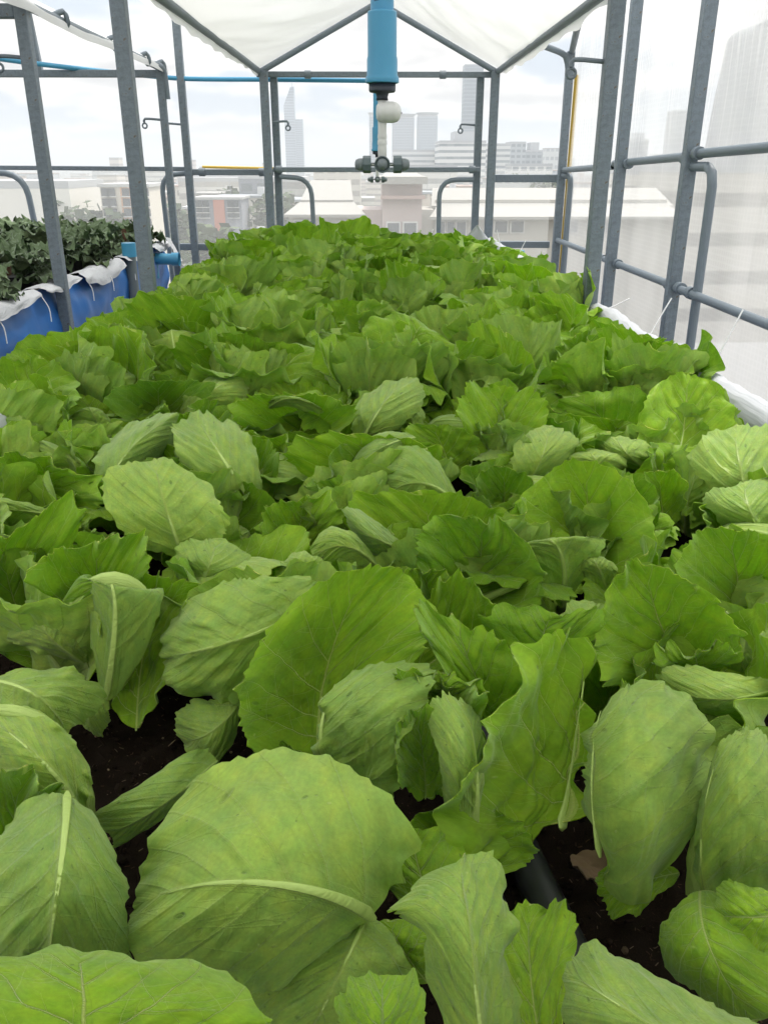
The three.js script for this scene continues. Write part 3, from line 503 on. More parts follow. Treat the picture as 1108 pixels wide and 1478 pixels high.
// A leaf blade through five points: base, tip, one side, other side, centre. Rounded, toothed outline, ruffled margin, two faces and a thin edge.
function leaf(p, o) {
  const [B, T, L, R, C] = p, { rings, sectors, seed, up, ruf = 1, curl = 0, teeth = 30, tooth = 0.045, thick = 0.0011 } = o, r = rng(seed);
  const size = 0.5 * (B.distanceTo(T) + L.distanceTo(R)), tw = (r() - 0.5) * 0.10 * size, tn = V(r() - 0.5, r() - 0.5, r() - 0.5).normalize();
  const ds = R.clone().sub(L).multiplyScalar(0.5), dt = T.clone().sub(B).multiplyScalar(0.5), ss = R.clone().add(L).multiplyScalar(0.5).sub(C), tt = T.clone().add(B).multiplyScalar(0.5).sub(C);
  const n0 = ds.clone().cross(dt).normalize();
  const roll = o.roll ?? 0, dl = ds.length();
  const Q = (s, t) => roll ? V(...['x', 'y', 'z'].map((k) => C[k] + t * dt[k] + t * t * tt[k] + ds[k] * Math.sin(s * roll) / roll * 1.4 - n0[k] * up * (o.rollUp ?? -1) * dl * 1.4 * (1 - Math.cos(s * roll)) / roll)) : o.corners ? (() => {
    const a = s * (s - 1) / 2, b = 1 - s * s, c = s * (s + 1) / 2, d = t * (t - 1) / 2, e = 1 - t * t, f = t * (t + 1) / 2, [BL, BR, TL, TR] = o.corners;
    return V(...['x', 'y', 'z'].map((k) => d * (a * BL[k] + b * B[k] + c * BR[k]) + e * (a * L[k] + b * C[k] + c * R[k]) + f * (a * TL[k] + b * T[k] + c * TR[k])));
  })() : V(C.x + s * ds.x + t * dt.x + s * s * ss.x + t * t * tt.x + s * t * tw * tn.x, C.y + s * ds.y + t * dt.y + s * s * ss.y + t * t * tt.y + s * t * tw * tn.y, C.z + s * ds.z + t * dt.z + s * s * ss.z + t * t * tt.z + s * t * tw * tn.z);
  const ph = r() * 10, k1 = 5 + Math.floor(r() * 4), k2 = 11 + Math.floor(r() * 5), pa = r() * 6.3, pb = r() * 6.3, lob = r() * 20;
  const pos = [], st = [], edge = [], rs = o.rs ?? 0;
  for (let i = 0; i <= rings; i++) for (let j = 0; j < sectors; j++) {
    const rho = Math.pow(i / rings, 0.8), a = j / sectors * 2 * Math.PI, ca = Math.cos(a), sa = Math.sin(a), pw = o.corners ? 6 : 2.7, sup = 1 / Math.pow(Math.pow(Math.abs(ca), pw) + Math.pow(Math.abs(sa), pw), 1 / pw);
    const mask = smooth(-1.0, o.corners ? -0.93 : (o.tap ?? 1) < 0.6 ? -0.85 : -0.55, sa), f = (a / (2 * Math.PI) * teeth + 2.6 * noise(ca * 2 + lob, sa * 2, 3)), fr = f - Math.floor(f), big = 0.55 + 0.9 * Math.abs(noise(ca * 3, sa * 3 + lob, 7));
    const cut = tooth * big * (Math.pow(Math.abs(2 * fr - 1), 2.2) - 0.35) * 1.7 * mask * smooth(0.72, 1, rho) + ((o.corners ? 0.03 : 0.15) * noise(ca * 1.3 + lob, sa * 1.3, 1) + (o.corners ? 0.045 : 0.11) * noise(ca * 3.4, sa * 3.4 + lob, 4)) * mask * rho * rho;
    const rr = rho * sup * (1 + cut); let s = rr * ca, t = rr * sa; if (!o.corners) s *= 1.1 - 0.80 * (o.tap ?? 1) * Math.pow(clamp((0.45 - t) / 1.45), 1.55) - 0.06 * smooth(0.5, 1.05, t);
    const q = Q(s, t), e = smooth(0.45, 1, rho) * mask, sr = (s - rs) / (1 + Math.abs(rs)), fold = Math.abs(sr);
    let d = size * ruf * e * e * (0.052 * Math.sin(k1 * a + pa) + (0.022 + 0.065 * Math.abs(noise(ca * 2, sa * 2, ph))) * Math.sin(k2 * a + pb) * smooth(0.7, 1, rho) + 0.012 * Math.sin(k2 * 2.3 * a + ph) * smooth(0.85, 1, rho));
    d += size * (0.065 * noise(s * 1.6 + ph, t * 1.6, 2) + 0.026 * noise(s * 3.6 + ph, t * 3.6, 5) + 0.006 * noise(s * 9, t * 9 + ph, 3)) * smooth(0, 0.25, fold) * ruf;
    { const c = (veinAt(sr, t) - VEIN0) / VEINSTEP + (sr > 0 ? 0 : -0.5) + 0.45 * noise(s * 1.4 + ph, t * 1.4, 8), ridge = Math.pow(0.5 + 0.5 * Math.cos(2 * Math.PI * c), 3), fan = Math.atan2(s, t + 1.35);
      d += size * ruf * (0.006 * Math.sin(fan * 37 + ph + 4 * noise(t * 2, s * 2, ph + 3))) * smooth(-1, -0.3, t) * smooth(0.02, 0.15, fold);
      d -= up * size * (0.021 * (ridge - 0.3)) * smooth(0.03, 0.16, fold) * (1 - smooth(0.75, 1, rho)) * (0.6 + 0.8 * Math.abs(noise(s * 2, t * 2, ph + 6))); }
    d -= up * size * (0.03 * Math.pow(1 - smooth(0, 0.26, fold), 1.6) * (1 - smooth(0.1, 0.9, t)));                                    // groove over the midrib
    d -= up * curl * size * 0.22 * Math.pow(smooth(0.6, 1, rho), 2) * mask;
    pos.push(q.x + n0.x * d, q.y + n0.y * d, q.z + n0.z * d); st.push(sr, t); edge.push(i === rings ? 1 : 0);
  }
  const N = (rings + 1) * sectors, tri = [];
  for (let i = 0; i < rings; i++) for (let j = 0; j < sectors; j++) { const a = i * sectors + j, b = i * sectors + (j + 1) % sectors, c = a + sectors, d = b + sectors; if (i > 0) tri.push(a, c, b); tri.push(b, c, d); }
  const g0 = new THREE.BufferGeometry(); g0.setAttribute('position', new THREE.Float32BufferAttribute(pos, 3)); g0.setIndex(tri); g0.computeVertexNormals();
  const nn = g0.attributes.normal.array; { let x = 0, y = 0, z = 0; for (let j = 0; j < sectors; j++) { x += nn[(sectors + j) * 3]; y += nn[(sectors + j) * 3 + 1]; z += nn[(sectors + j) * 3 + 2]; } const l = Math.hypot(x, y, z) || 1; for (let j = 0; j < sectors; j++) { nn[j * 3] = x / l; nn[j * 3 + 1] = y / l; nn[j * 3 + 2] = z / l; } }
  // geometric normal direction relative to n0
  let sgn = 0; for (let k = 0; k < N; k++) sgn += nn[k * 3] * n0.x + nn[k * 3 + 1] * n0.y + nn[k * 3 + 2] * n0.z; sgn = Math.sign(sgn) || 1;
  const P = [], NN = [], UV = [], CO = [], face = [], under = [], rim = [], upS = up * sgn;
  const put = (k, h, flip, cr, cg, cb) => { P.push(pos[k * 3] + nn[k * 3] * h, pos[k * 3 + 1] + nn[k * 3 + 1] * h, pos[k * 3 + 2] + nn[k * 3 + 2] * h); NN.push(nn[k * 3] * flip, nn[k * 3 + 1] * flip, nn[k * 3 + 2] * flip); UV.push(st[k * 2] * 0.5 + 0.5, st[k * 2 + 1] * 0.5 + 0.5); CO.push(cr, cg, cb); };
  for (let k = 0; k < N; k++) put(k, upS * thick / 2, upS, 1, 1, 1);
  for (let k = 0; k < N; k++) put(k, -upS * thick / 2, -upS, 1, 1, 1);
  const e0 = rings * sectors; for (let j = 0; j < sectors; j++) put(e0 + j, upS * thick / 2, upS, 1.7, 1.45, 2.0); for (let j = 0; j < sectors; j++) put(e0 + j, -upS * thick / 2, -upS, 1.7, 1.45, 2.0);
  for (let k = 0; k < tri.length; k += 3) { const [a, b, c] = [tri[k], tri[k + 1], tri[k + 2]]; if (upS > 0) { face.push(a, b, c); under.push(N + a, N + c, N + b); } else { face.push(a, c, b); under.push(N + a, N + b, N + c); } }
  for (let j = 0; j < sectors; j++) { const a = 2 * N + j, b = 2 * N + (j + 1) % sectors, c = a + sectors, d = b + sectors; rim.push(a, c, b, b, c, d); }
  const g = new THREE.BufferGeometry(); g.setAttribute('position', new THREE.Float32BufferAttribute(P, 3)); g.setAttribute('normal', new THREE.Float32BufferAttribute(NN, 3)); g.setAttribute('uv', new THREE.Float32BufferAttribute(UV, 2)); g.setAttribute('color', new THREE.Float32BufferAttribute(CO, 3));
  g.setIndex([...face, ...rim, ...under]); g.addGroup(0, face.length + rim.length, 0); g.addGroup(face.length + rim.length, under.length, 1);
  // midrib: a tapering ridge standing mostly out of the underside
  const M_ = 18, K = 8, rp = [], ri = [], w0 = size * 0.023 * Math.pow(o.rib ?? 1, 0.75), down = -up;
  for (let i = 0; i <= M_; i++) {
    const t = lerp(-1.0, Math.abs(rs) > 0.5 ? 0.9 : 0.66, i / M_), q = Q(rs, t), q2 = Q(rs, t + 0.02), tan = q2.sub(q).normalize(), side = ds.clone().addScaledVector(tan, -ds.dot(tan)).normalize(), out = side.clone().cross(tan).normalize(); if (out.dot(n0) < 0) out.negate();
    const w = w0 * (i === 0 ? 0.3 : 1) * lerp(1, 0.08, Math.pow(i / M_, 0.7)), groove = -up * size * 0.03 * (1 - smooth(0.1, 0.9, t));
    for (let k = 0; k < K; k++) { const a = k / K * 2 * Math.PI; const x = Math.cos(a) * w, y = Math.sin(a) * w * 0.36 + down * w * 0.05 + groove; rp.push(q.x + side.x * x + out.x * y, q.y + side.y * x + out.y * y, q.z + side.z * x + out.z * y); }
  }
  for (let i = 0; i < M_; i++) for (let k = 0; k < K; k++) { const a = i * K + k, b = i * K + (k + 1) % K; ri.push(a, a + K, b, b, a + K, b + K); }
  const rg = new THREE.BufferGeometry(); rg.setAttribute('position', new THREE.Float32BufferAttribute(rp, 3)); rg.setIndex(ri); rg.computeVertexNormals();
  rg.setAttribute('uv', new THREE.Float32BufferAttribute(rp.filter((_, i) => i % 3 < 2).map((x) => x * 8), 2));
  return { blade: g, rib: rg };
}

function stalk(q, r0, r1) {                           // a thick tapering leaf stalk through points given in millimetres
  const P = []; for (let i = 0; i < q.length; i += 3) P.push(V(q[i] / 1000, q[i + 1] / 1000, q[i + 2] / 1000));
  const cv = new THREE.CatmullRomCurve3(P), n = 28, k = 10, g = new THREE.TubeGeometry(cv, n, 1, k), a = g.attributes.position, c = V(0, 0, 0);
  for (let i = 0; i <= n; i++) { cv.getPointAt(i / n, c); const w = lerp(r0, r1, i / n) * (1 + 0.1 * noise(i * 0.4, r0 * 99, 2)); for (let j = 0; j <= k; j++) { const m = i * (k + 1) + j, ridge = 1 + 0.13 * Math.cos(j / k * 2 * Math.PI * 4); a.setXYZ(m, c.x + (a.getX(m) - c.x) * w * ridge, c.y + (a.getY(m) - c.y) * w * ridge, c.z + (a.getZ(m) - c.z) * w * ridge); } }
  g.computeVertexNormals(); return g;
}
// leaf kinds for the crowded plants: grown outward along +z, up along +y
function kinds(rings, sectors, seed0) {
  const list = [], r = rng(seed0), j = (a) => (r() - 0.5) * a;
  for (let n = 0; n < 20; n++) {
    const k = n % 5; let p;
    if (k === 0 || k === 4) p = [[0, 0, 0.015], [j(0.05), 0.17 + j(0.03), 0.07 + j(0.04)], [-0.085 + j(0.02), 0.115 + j(0.03), 0.03 + j(0.03)], [0.085 + j(0.02), 0.115 + j(0.03), 0.03 + j(0.03)], [j(0.02), 0.085, 0.055 + j(0.02)]];
    else if (k === 1) p = [[0, 0, 0.015], [j(0.05), 0.12 + j(0.03), 0.15 + j(0.03)], [-0.085 + j(0.02), 0.095 + j(0.04), 0.075 + j(0.03)], [0.085 + j(0.02), 0.095 + j(0.04), 0.075 + j(0.03)], [j(0.02), 0.10 + j(0.02), 0.08]];
    else if (k === 2) p = [[0, 0.0, 0.05], [j(0.06), 0.135 + j(0.03), -0.035 + j(0.03)], [-0.07 + j(0.02), 0.10 + j(0.03), 0.01 + j(0.02)], [0.07 + j(0.02), 0.10 + j(0.03), 0.01 + j(0.02)], [j(0.02), 0.125 + j(0.02), 0.055]];
    else { const s = r() < 0.5 ? 1 : -1; p = [[0, 0, 0.015], [s * 0.06, 0.155 + j(0.03), 0.09 + j(0.04)], [-0.075 + s * 0.02, 0.115 + s * 0.035, 0.045 + s * 0.02], [0.075 + s * 0.02, 0.115 - s * 0.035, 0.045 - s * 0.02], [s * 0.01, 0.09, 0.07 + j(0.02)]]; }
    list.push({ kind: k, ...leaf(p.map((q) => V(...q)), { rings, sectors, seed: seed0 * 50 + n, up: -1, ruf: 0.55 + 0.5 * r(), curl: r() < 0.4 ? 0.7 * r() : 0, teeth: 19 + Math.floor(r() * 8), tooth: 0.048, rib: 1.3 }) });
  }
  return list;
}
const NEAR = kinds(9, 108, 3), FAR = kinds(6, 84, 4);
function grow(o, r, scale, lib, count, low) {
  for (let k = 0; k < count; k++) {
    const inner = k / count, want = low ? [1, 3] : inner < 0.45 ? [0, 3, 4, 0, 4, 1] : inner < 0.8 ? [0, 2, 4, 4] : [2, 0];
    const kind = want[Math.floor(r() * want.length)], pick = lib.filter((l) => l.kind === kind), L = pick[Math.floor(r() * pick.length)];
    const tone = 0.88 + 0.27 * r(), tx = Math.floor(r() * 3), s = scale * (inner < 0.45 ? 1.0 : inner < 0.8 ? 0.92 : 0.72) * (0.92 + 0.2 * r()) * (low ? 0.75 : 1);
    const m = part('leaf', L.blade, [leafMat(false, tx, tone), leafMat(true, tx, tone)], o, [0, low ? 0 : 0.012 * inner, 0], [(r() - 0.5) * 0.5, k * 2.399 + (r() - 0.5) * 0.9, (r() - 0.5) * 0.5]);
    m.rotation.order = 'YXZ'; m.scale.setScalar(s);
    part('midrib', L.rib, ribMat, m);
  }
}
const CROWD = 'green lettuce plant with upright ruffled leaves in the crowded bed rows';
const SMALL = 'smaller lettuce plant tucked low between the big-leaved ones';
const hero = [
  { at: [0.036, -0.575], fill: 0, label: 'lettuce plant with a large veined fan leaf standing behind its curled yellow-ribbed heart', leaves: [
    [-80, 40, 28, -38, 180, -35, -134, 120, 66, 9, 150, 26, -73, 90, -26, 1, 0.8, 0, 1, 1, 0, -1, 0, -123, 60, 62, -24, 80, 12, -115, 150, -2, 2, 170, -9],
    [-44, 50, 90, -25, 140, 49, -76, 100, 81, -11, 128, 111, -40, 128, 107, -1, 1, 0, 2.6, 1, 0, -1, -0.9, -69, 61, 78, -17, 78, 121, -66, 130, 60, 20, 140, 61],
    [27, 52, 132, 16, 148, 104, 8, 113, 132, 37, 114, 127, 22, 125, 150, -1, 0.8, 0, 4, 1, 0, -1, 0.5, 15, 60, 133, 35, 60, 133, -1, 133, 94, 37, 131, 102],
    [45, 50, 98, 19, 140, 76, -16, 130, 82, 40, 130, 107, 21, 100, 67, 1, 1, 0, 1, 1, 0, -1, 0],
    [71, 56, 40, 24, 170, 38, 8, 157, 67, 80, 120, 61, 43, 121, 49, 1, 1, 0, 1, 1, 0, -1, 0],
    [0, 73, 118, -8, 140, 111, -21, 117, 126, 17, 118, 124, -1, 95, 103, 1, 1.5, 0, 1, 1, 0, -1, 0, -17, 90, 132, 15, 78, 123, -20, 139, 114, 16, 143, 104],
    [31, 105, 66, 16, 145, 75, -13, 134, 80, 43, 132, 86, 15, 127, 70, 1, 2.2, 0, 1, 1, 0, -1, 0],
    [111, 68, -13, 109, 150, -7, 52, 138, 7, 140, 138, 9, 100, 121, 1, 1, 1, 0, 1, 1, 0, -1, 0],
    [57, 40, 140, 101, 170, 54, 29, 140, 155, 121, 90, 91, 83, 80, 86, 1, 1, 0, 2.4, 1, 0, -1, 0.8, 1, 60, 153, 107, 60, 123, 61, 160, 90, 122, 150, 57],
    [129, 34, 174, 155, 143, 83, 108, 100, 118, 202, 93, 104, 129, 137, 172, -1, 1.1, 0, 1, 1, 0, -1, -0.85, 108, 74, 158, 169, 56, 156, 121, 123, 91, 196, 125, 80],
    [-39, 80, 223, -178, 81, 215, -78, 154, 167, -108, 64, 258, -94, 147, 260, 1, 0.8, 0, 1.6, 1, 0, -1, 0, -1, 121, 202, -64, 60, 233, -154, 126, 168, -163, 66, 243],
    [16, 20, 143, 35, 70, 127, -13, 50, 141, 73, 40, 144, 32, 40, 129, 1, 1, 0, 1, 1, 0, -1, 0],
    [10, 30, 191, -11, 80, 150, -39, 50, 158, 31, 50, 171, -6, 60, 176, 1, 1, 0, 1, 1, 0, -1, 0],
    [-4, 30, 227, -28, 70, 217, -45, 50, 228, 9, 50, 220, -19, 60, 230, 1, 1, 0, 1, 1, 0, -1, 0],
    [158, 20, -18, 170, 90, -31, 141, 60, -24, 195, 60, -13, 176, 41, -46, 1, 1, 0, 1, 1, 0, -1, 0],
    [190, 42, -88, 162, 110, -92, 131, 80, -71, 195, 80, -75, 159, 94, -61, -1, 1, 0, 1, 1, 0, -1, 0],
    [-86, 20, 77, -95, 60, 46, -122, 40, 54, -57, 49, 81, -91, 30, 51, 1, 1, 0, 1, 1, 0, -1, 0],
    [-149, 57, -28, -198, 30, -4, -164, 21, 16, -187, 55, -24, -165, 54, 15, -1, 1, 0, 1, 1, 0, -1, 0],
    [-86, 130, -60, -222, 80, -58, -145, 160, -47, -150, 60, -14, -148, 130, 1, 1, 1, 0, 1, 1, 0, -1, 0, -91, 150, -69, -104, 80, -7, -205, 120, -85, -203, 60, -31],
    [-159, 50, 48, -230, 34, 110, -202, 60, 88, -188, 24, 95, -189, 60, 109, 1, 0.4, 0, 1, 0.4, 1.9, -1, 0],
    [-23, 30, -69, 74, 120, -63, 15, 120, -90, 99, 90, -55, 42, 70, -88, 1, 1, 0, 1, 1, 0, -1, 0],
  ] },
  { at: [0.019, -0.311], fill: 0, label: 'lettuce plant with a folded pale leaf hanging over the black drip hoses', leaves: [
    [34, 73, 43, 26, 138, -27, 2, 130, 10, 53, 106, -6, 25, 139, 25, -1, 0.9, 0, 1, 1, 0, -1, 0, 14, 81, 43, 54, 70, 36, -21, 119, -2, 51, 126, -36],
    [-16, 130, 87, -16, 170, 67, -34, 150, 73, 2, 151, 71, -16, 167, 89, 1, 1, 0, 1, 1, 0, -1, 0],
    [-23, 70, -49, -61, 30, 4, -85, 40, -40, 5, 40, -25, -38, 80, -3, 1, 1, 0, 1, 1, 0, -1, 0],
    [73, 30, 21, 77, 60, -65, 46, 40, -38, 98, 60, -35, 70, 50, -25, 1, 1, 0, 1, 1, 0, -1, 0],
  ] },
  { at: [-0.179, -0.285], fill: 0, label: 'lettuce plant whose broad toothed leaf edge rises below the bare soil patch', leaves: [
    [60, 110, 81, 54, 175, 33, 0, 160, 58, 137, 150, 53, 73, 190, 78, 1, 1.1, 0, 1, 1, 0, -1, 0, 14, 110, 80, 120, 110, 77, -12, 160, 22, 105, 150, 21],
  ] },
  { at: [-0.267, -0.500], fill: 0, label: 'lettuce plant with a drooping pale leaf and a yellow curled rib beside bare soil', leaves: [
    [80, 125, 96, 81, 50, 174, 46, 110, 145, 129, 100, 152, 109, 144, 185, 1, 0.8, 0, 1.6, 1, 0, -1, 0, 52, 124, 104, 116, 121, 130, 37, 69, 169, 127, 51, 167],
    [61, 52, 38, -8, 121, 10, 36, 83, 58, 52, 110, 20, 50, 124, 60, -1, 1, 0.5, 2.2, 0.45, 0, -1, 0],
    [38, 40, 107, 48, 129, 82, 8, 90, 87, 68, 90, 88, 21, 56, 61, 1, 1.6, 0, 1, 1, 0, -1, 0],
    [-38, 100, -63, 25, 60, -44, 25, 90, -92, -20, 70, -28, 12, 105, -34, -1, 1, 0, 1.5, 1, 0, -1, 0],
  ], stalks: [[9, 4, 53, 30, 18, 57, 80, 24, 44, 110, 16, 24, 130, 19, -2, 130, 15]] },
  { at: [-0.274, -0.709], fill: 0, label: 'lettuce plant with a thick twisted rib curling over like a hook', leaves: [
    [17, 54, 28, 23, 160, 13, -22, 128, 41, 72, 138, 36, 8, 96, -5, 1, 1.4, 0, 1, 1, 0, -1, 0],
    [37, 40, 86, 10, 99, 59, 5, 130, 61, 77, 118, 70, 57, 151, 86, -1, 0.5, 0, 3, 1, 1.6, -1, 0],
    [7, 55, 47, -26, 104, 41, -46, 80, 57, 12, 97, 56, -8, 102, 75, -1, 1, 0, 1.6, 1, 0, -1, 0],
    [63, 20, 100, 79, 130, 22, 19, 60, 25, 105, 80, 59, 54, 50, 28, 1, 1.4, 0, 1, 1, 0, -1, 0],
    [-66, 50, -49, -84, 150, -41, -124, 110, 6, -10, 150, -40, -102, 80, -74, 1, 1, 0, 2, 1, 0, -1, 0],
    [33, 44, 81, 27, 17, 103, 7, 44, 80, 40, 30, 93, 29, 41, 105, 1, 1, 0, 1, 1, 0, -1, 0],
  ], stalks: [[11, 6, 18, 10, 46, 43, 50, 52, 68, 100, 62, 69, 130, 57, 53, 150, 66, 28, 140, 62, 5, 110, 54]] },
  { at: [0.280, -0.488], fill: 0, label: 'lettuce plant with a bright yellow-ribbed leaf curving upward near a tan dead leaf', leaves: [
    [-45, 40, 87, -37, 140, 45, -71, 80, 72, -26, 107, 90, -62, 126, 100, -1, 1, 0, 1, 1, 0, -1, -0.8, -66, 40, 85, -18, 49, 95, -53, 130, 44, -18, 131, 41],
    [44, 100, -61, -52, 94, -75, -15, 117, -58, 6, 70, -50, -25, 116, -23, 1, 0.7, 0, 1, 1, 0, -1, 0],
    [-9, 80, -96, -23, 120, -81, -52, 110, -82, 9, 120, -70, -14, 100, -89, 1, 1.8, 0, 1, 1, 0, -1, 0],
    [-76, 61, 102, -69, 39, 170, -107, 41, 122, -40, 60, 130, -94, 79, 158, -1, 1, 0, 1, 1, 0, -1, 0],
    [-39, 80, 137, -79, 70, 128, -62, 90, 124, -62, 60, 150, -70, 90, 148, -1, 1.6, 0, 1, 1, 0, -1, 0],
    [-95, 70, 225, -184, 111, 195, -178, 99, 232, -134, 101, 196, -163, 137, 244, -1, 0.6, 0, 1, 1, 0, -1, 0, -153, 78, 253, -63, 62, 195, -189, 100, 215, -161, 102, 168],
    [-70, 30, 58, -127, 20, 72, -108, 40, 55, -102, 30, 87, -105, 40, 76, -1, 1, 0, 1, 1, 0, -1, 0],
  ], stalks: [[11, 5, -55, 20, 67, -57, 50, 60, -55, 90, 58, -46, 120, 50, -39, 140, 49]] },
  { at: [0.326, -0.731], fill: 0.4, label: 'lettuce plant with two broad upright fan leaves facing the bed rim', leaves: [
    [-45, 60, 122, -104, 180, 127, -151, 130, 167, -36, 140, 154, -75, 110, 108, 1, 1.1, 0, 1, 1, 0, -1, 0, -142, 90, 178, -32, 90, 156, -138, 160, 129, -56, 160, 130],
    [10, 70, 71, -10, 180, 53, -63, 140, 94, 39, 150, 102, 20, 110, 40, 1, 0.7, 0, 1.5, 1, 0, -1, 0, -43, 100, 100, 25, 100, 112, -51, 170, 64, 43, 170, 58],
    [6, 94, 94, -8, 70, 124, -30, 91, 100, 24, 80, 107, -10, 93, 126, 1, 1, 0, 1, 1, 0, -1, 0],
  ] },
  { at: [0.268, -0.910], fill: 0.6, label: 'lettuce plant with a large dark-veined fan above a small folded pale leaf', leaves: [
    [-17, 51, 97, -26, 172, 25, -118, 119, 98, 19, 126, 158, -19, 93, 41, 1, 0.7, 0, 1.2, 1, 0, -1, 0, -78, 80, 103, 9, 85, 173, -93, 151, 43, 22, 159, 94],
    [-70, 55, 150, -114, 128, 162, -118, 112, 159, -37, 130, 158, -86, 134, 173, -1, 0.6, 0, 2.5, 1, 0, -1, 0],
    [-27, 77, 154, -49, 117, 155, -56, 95, 157, -20, 100, 160, -45, 112, 173, -1, 1, 0, 3, 1, 0, -1, 0],
  ], stalks: [[8, 6, -60, 20, 92, -63, 70, 116, -65, 110, 140], [9, 5, -3, 30, 95, -23, 80, 128, -40, 100, 133]] },
  { at: [0.120, -0.820], fill: 0.6, label: 'lettuce plant with a wide wavy leaf whose pale midrib runs sideways', leaves: [
    [-38, 57, 94, -18, 170, 91, -78, 147, 123, 43, 119, 120, -12, 98, 64, 1, 1.1, 0, 1.6, 1, 0, -1, 0, -71, 89, 128, 29, 80, 127, -72, 169, 101, 16, 153, 79],
    [-43, 44, 115, -69, 129, 120, -92, 100, 125, -36, 108, 140, -64, 92, 110, 1, 1, 0, 1, 1, 0, -1, 0],
    [-14, 91, -116, -108, 95, -140, -65, 160, -159, -55, 70, -122, -61, 132, -103, 1, 0.9, 0, 1.2, 0.45, 0, -1, 0],
    [-63, 145, -237, -146, 95, -215, -116, 150, -229, -98, 106, -203, -112, 146, -182, 1, 1, 0, 1, 1, 0, -1, 0],
  ], stalks: [[8, 5, 45, 40, -149, 20, 80, -123, -4, 100, -131], [7, 3, -44, 30, 43, -12, 70, 75, 21, 100, 98]] },
  { at: [-0.032, -0.933], fill: 0.6, label: 'lettuce plant with silky striped pale leaves folded in front of frilly dark ones', leaves: [
    [43, 84, 157, -33, 100, 158, 1, 141, 163, 6, 83, 160, 7, 130, 181, 1, 0.5, 0, 1.4, 1, 0, -1, 0],
    [76, 89, 116, 4, 139, 133, 28, 140, 130, 49, 85, 133, 38, 132, 170, 1, 1, 0, 1, 1, 0, -1, 0],
    [-63, 41, 51, -47, 130, 55, -91, 98, 78, -4, 106, 80, -54, 78, 44, 1, 2, 0, 1, 1, 0, -1, 0],
    [-79, 57, 47, -80, 100, 54, -101, 81, 61, -44, 76, 69, -76, 83, 69, 1, 1.6, 0, 1, 1, 0, -1, 0],
    [-16, 76, 172, -45, 120, 180, -63, 91, 190, -7, 108, 188, -34, 112, 196, -1, 1, 0, 1, 1, 0, -1, 0],
  ] },
  { at: [-0.236, -0.976], fill: 0.6, label: 'lettuce plant with a smooth pale rounded leaf held flat toward the light', leaves: [
    [33, 85, 156, -9, 173, 83, -40, 139, 153, 77, 130, 156, 18, 144, 155, -1, 0.5, 0, 1, 0.45, 0, -1, 0],
    [57, 65, 205, 75, 121, 189, 29, 100, 198, 113, 90, 223, 75, 109, 233, -1, 1, 0, 1, 1, 0, -1, 0],
    [84, 80, -17, -4, 169, -118, 3, 123, -18, 84, 136, -59, 53, 143, 2, -1, 0.7, 0, 2, 1, 0, -1, 0],
    [88, 40, -31, 74, 132, -116, 52, 90, -54, 114, 100, -53, 75, 73, -99, 1, 1.3, 0, 1, 1, 0, -1, 0],
  ], stalks: [[7, 4, 56, 30, -31, 77, 70, -42, 69, 110, -52, 31, 140, -108]] },
  { at: [-0.376, -1.140], fill: 0.6, label: 'lettuce plant with a rolled leaf arching sideways over its dark frilly heart', leaves: [
    [24, 70, 119, 99, 150, -12, 4, 120, 68, 66, 90, 82, 66, 140, 128, -1, 0.9, 0, 1, 1, 0, -1, 0],
    [87, 50, 3, 101, 141, -44, 65, 99, -8, 115, 109, -9, 77, 83, -57, 1, 2, 0, 1, 1, 0, -1, 0],
    [-58, 42, 132, -26, 140, 153, -83, 129, 186, 39, 90, 190, -54, 91, 122, 1, 1, 0, 1, 1, 0, -1, 0],
    [11, 85, 213, -76, 110, 248, -33, 126, 250, -9, 79, 228, -26, 116, 254, 1, 0.5, 0, 1, 1, 0, -1, 0],
    [-33, 61, 30, -81, 112, -3, -81, 100, 22, -6, 78, 48, -33, 106, 55, -1, 1, 0, 1, 1, 0, -1, 0],
  ] },
  { at: [-0.129, -1.386], fill: 0.5, label: 'lettuce plant with a hooded leaf shading its dark inner face', leaves: [
    [-35, 62, 146, 11, 150, 129, -72, 116, 175, 97, 117, 170, 12, 79, 80, 1, 1.2, 0, 1.6, 1, 0, -1, 0],
    [-35, 127, 116, 44, 140, 146, -15, 150, 141, 27, 131, 142, 8, 156, 160, -1, 0.6, 0, 1, 1, 0, -1, 0],
    [9, 39, 222, 81, 100, 178, -14, 80, 183, 93, 67, 241, 42, 52, 166, 1, 1, 0, 1.6, 1, 0, -1, 0],
  ] },
  { at: [0.024, -1.421], fill: 0.5, label: 'lettuce plant with an upright pale leaf pointing at the sprinkler', leaves: [
    [-43, 70, 173, 35, 163, 104, -52, 122, 136, 36, 116, 194, -9, 139, 205, -1, 0.5, 0, 1.3, 1, 0, -1, 0],
    [47, 84, 163, 36, 134, 141, 12, 110, 156, 61, 108, 160, 37, 120, 177, -1, 1, 0, 1, 1, 0, -1, 0],
    [94, 50, 262, 62, 130, 250, 30, 100, 281, 130, 100, 283, 83, 90, 252, 1, 1, 0, 1, 1, 0, -1, 0],
  ] },
  { at: [0.216, -1.214], fill: 0.5, label: 'lettuce plant with a bright fan of yellow veins and a pale blunt leaf', leaves: [
    [-26, 60, 88, -20, 171, -22, -90, 140, 53, 38, 137, 69, -21, 111, 17, 1, 1, 0, 1.7, 1, 0, -1, 0],
    [-9, 56, 130, 30, 143, 108, -29, 108, 146, 59, 110, 138, 7, 121, 176, -1, 0.5, 0, 1, 1, 0, -1, 0],
    [-54, 53, 243, -53, 130, 234, -85, 99, 251, -15, 99, 252, -45, 84, 220, 1, 1, 0, 1, 1, 0, -1, 0],
  ] },
  { at: [0.488, -1.240], fill: 0.5, label: 'lettuce plant with a big flat veined leaf leaning over the white rim', leaves: [
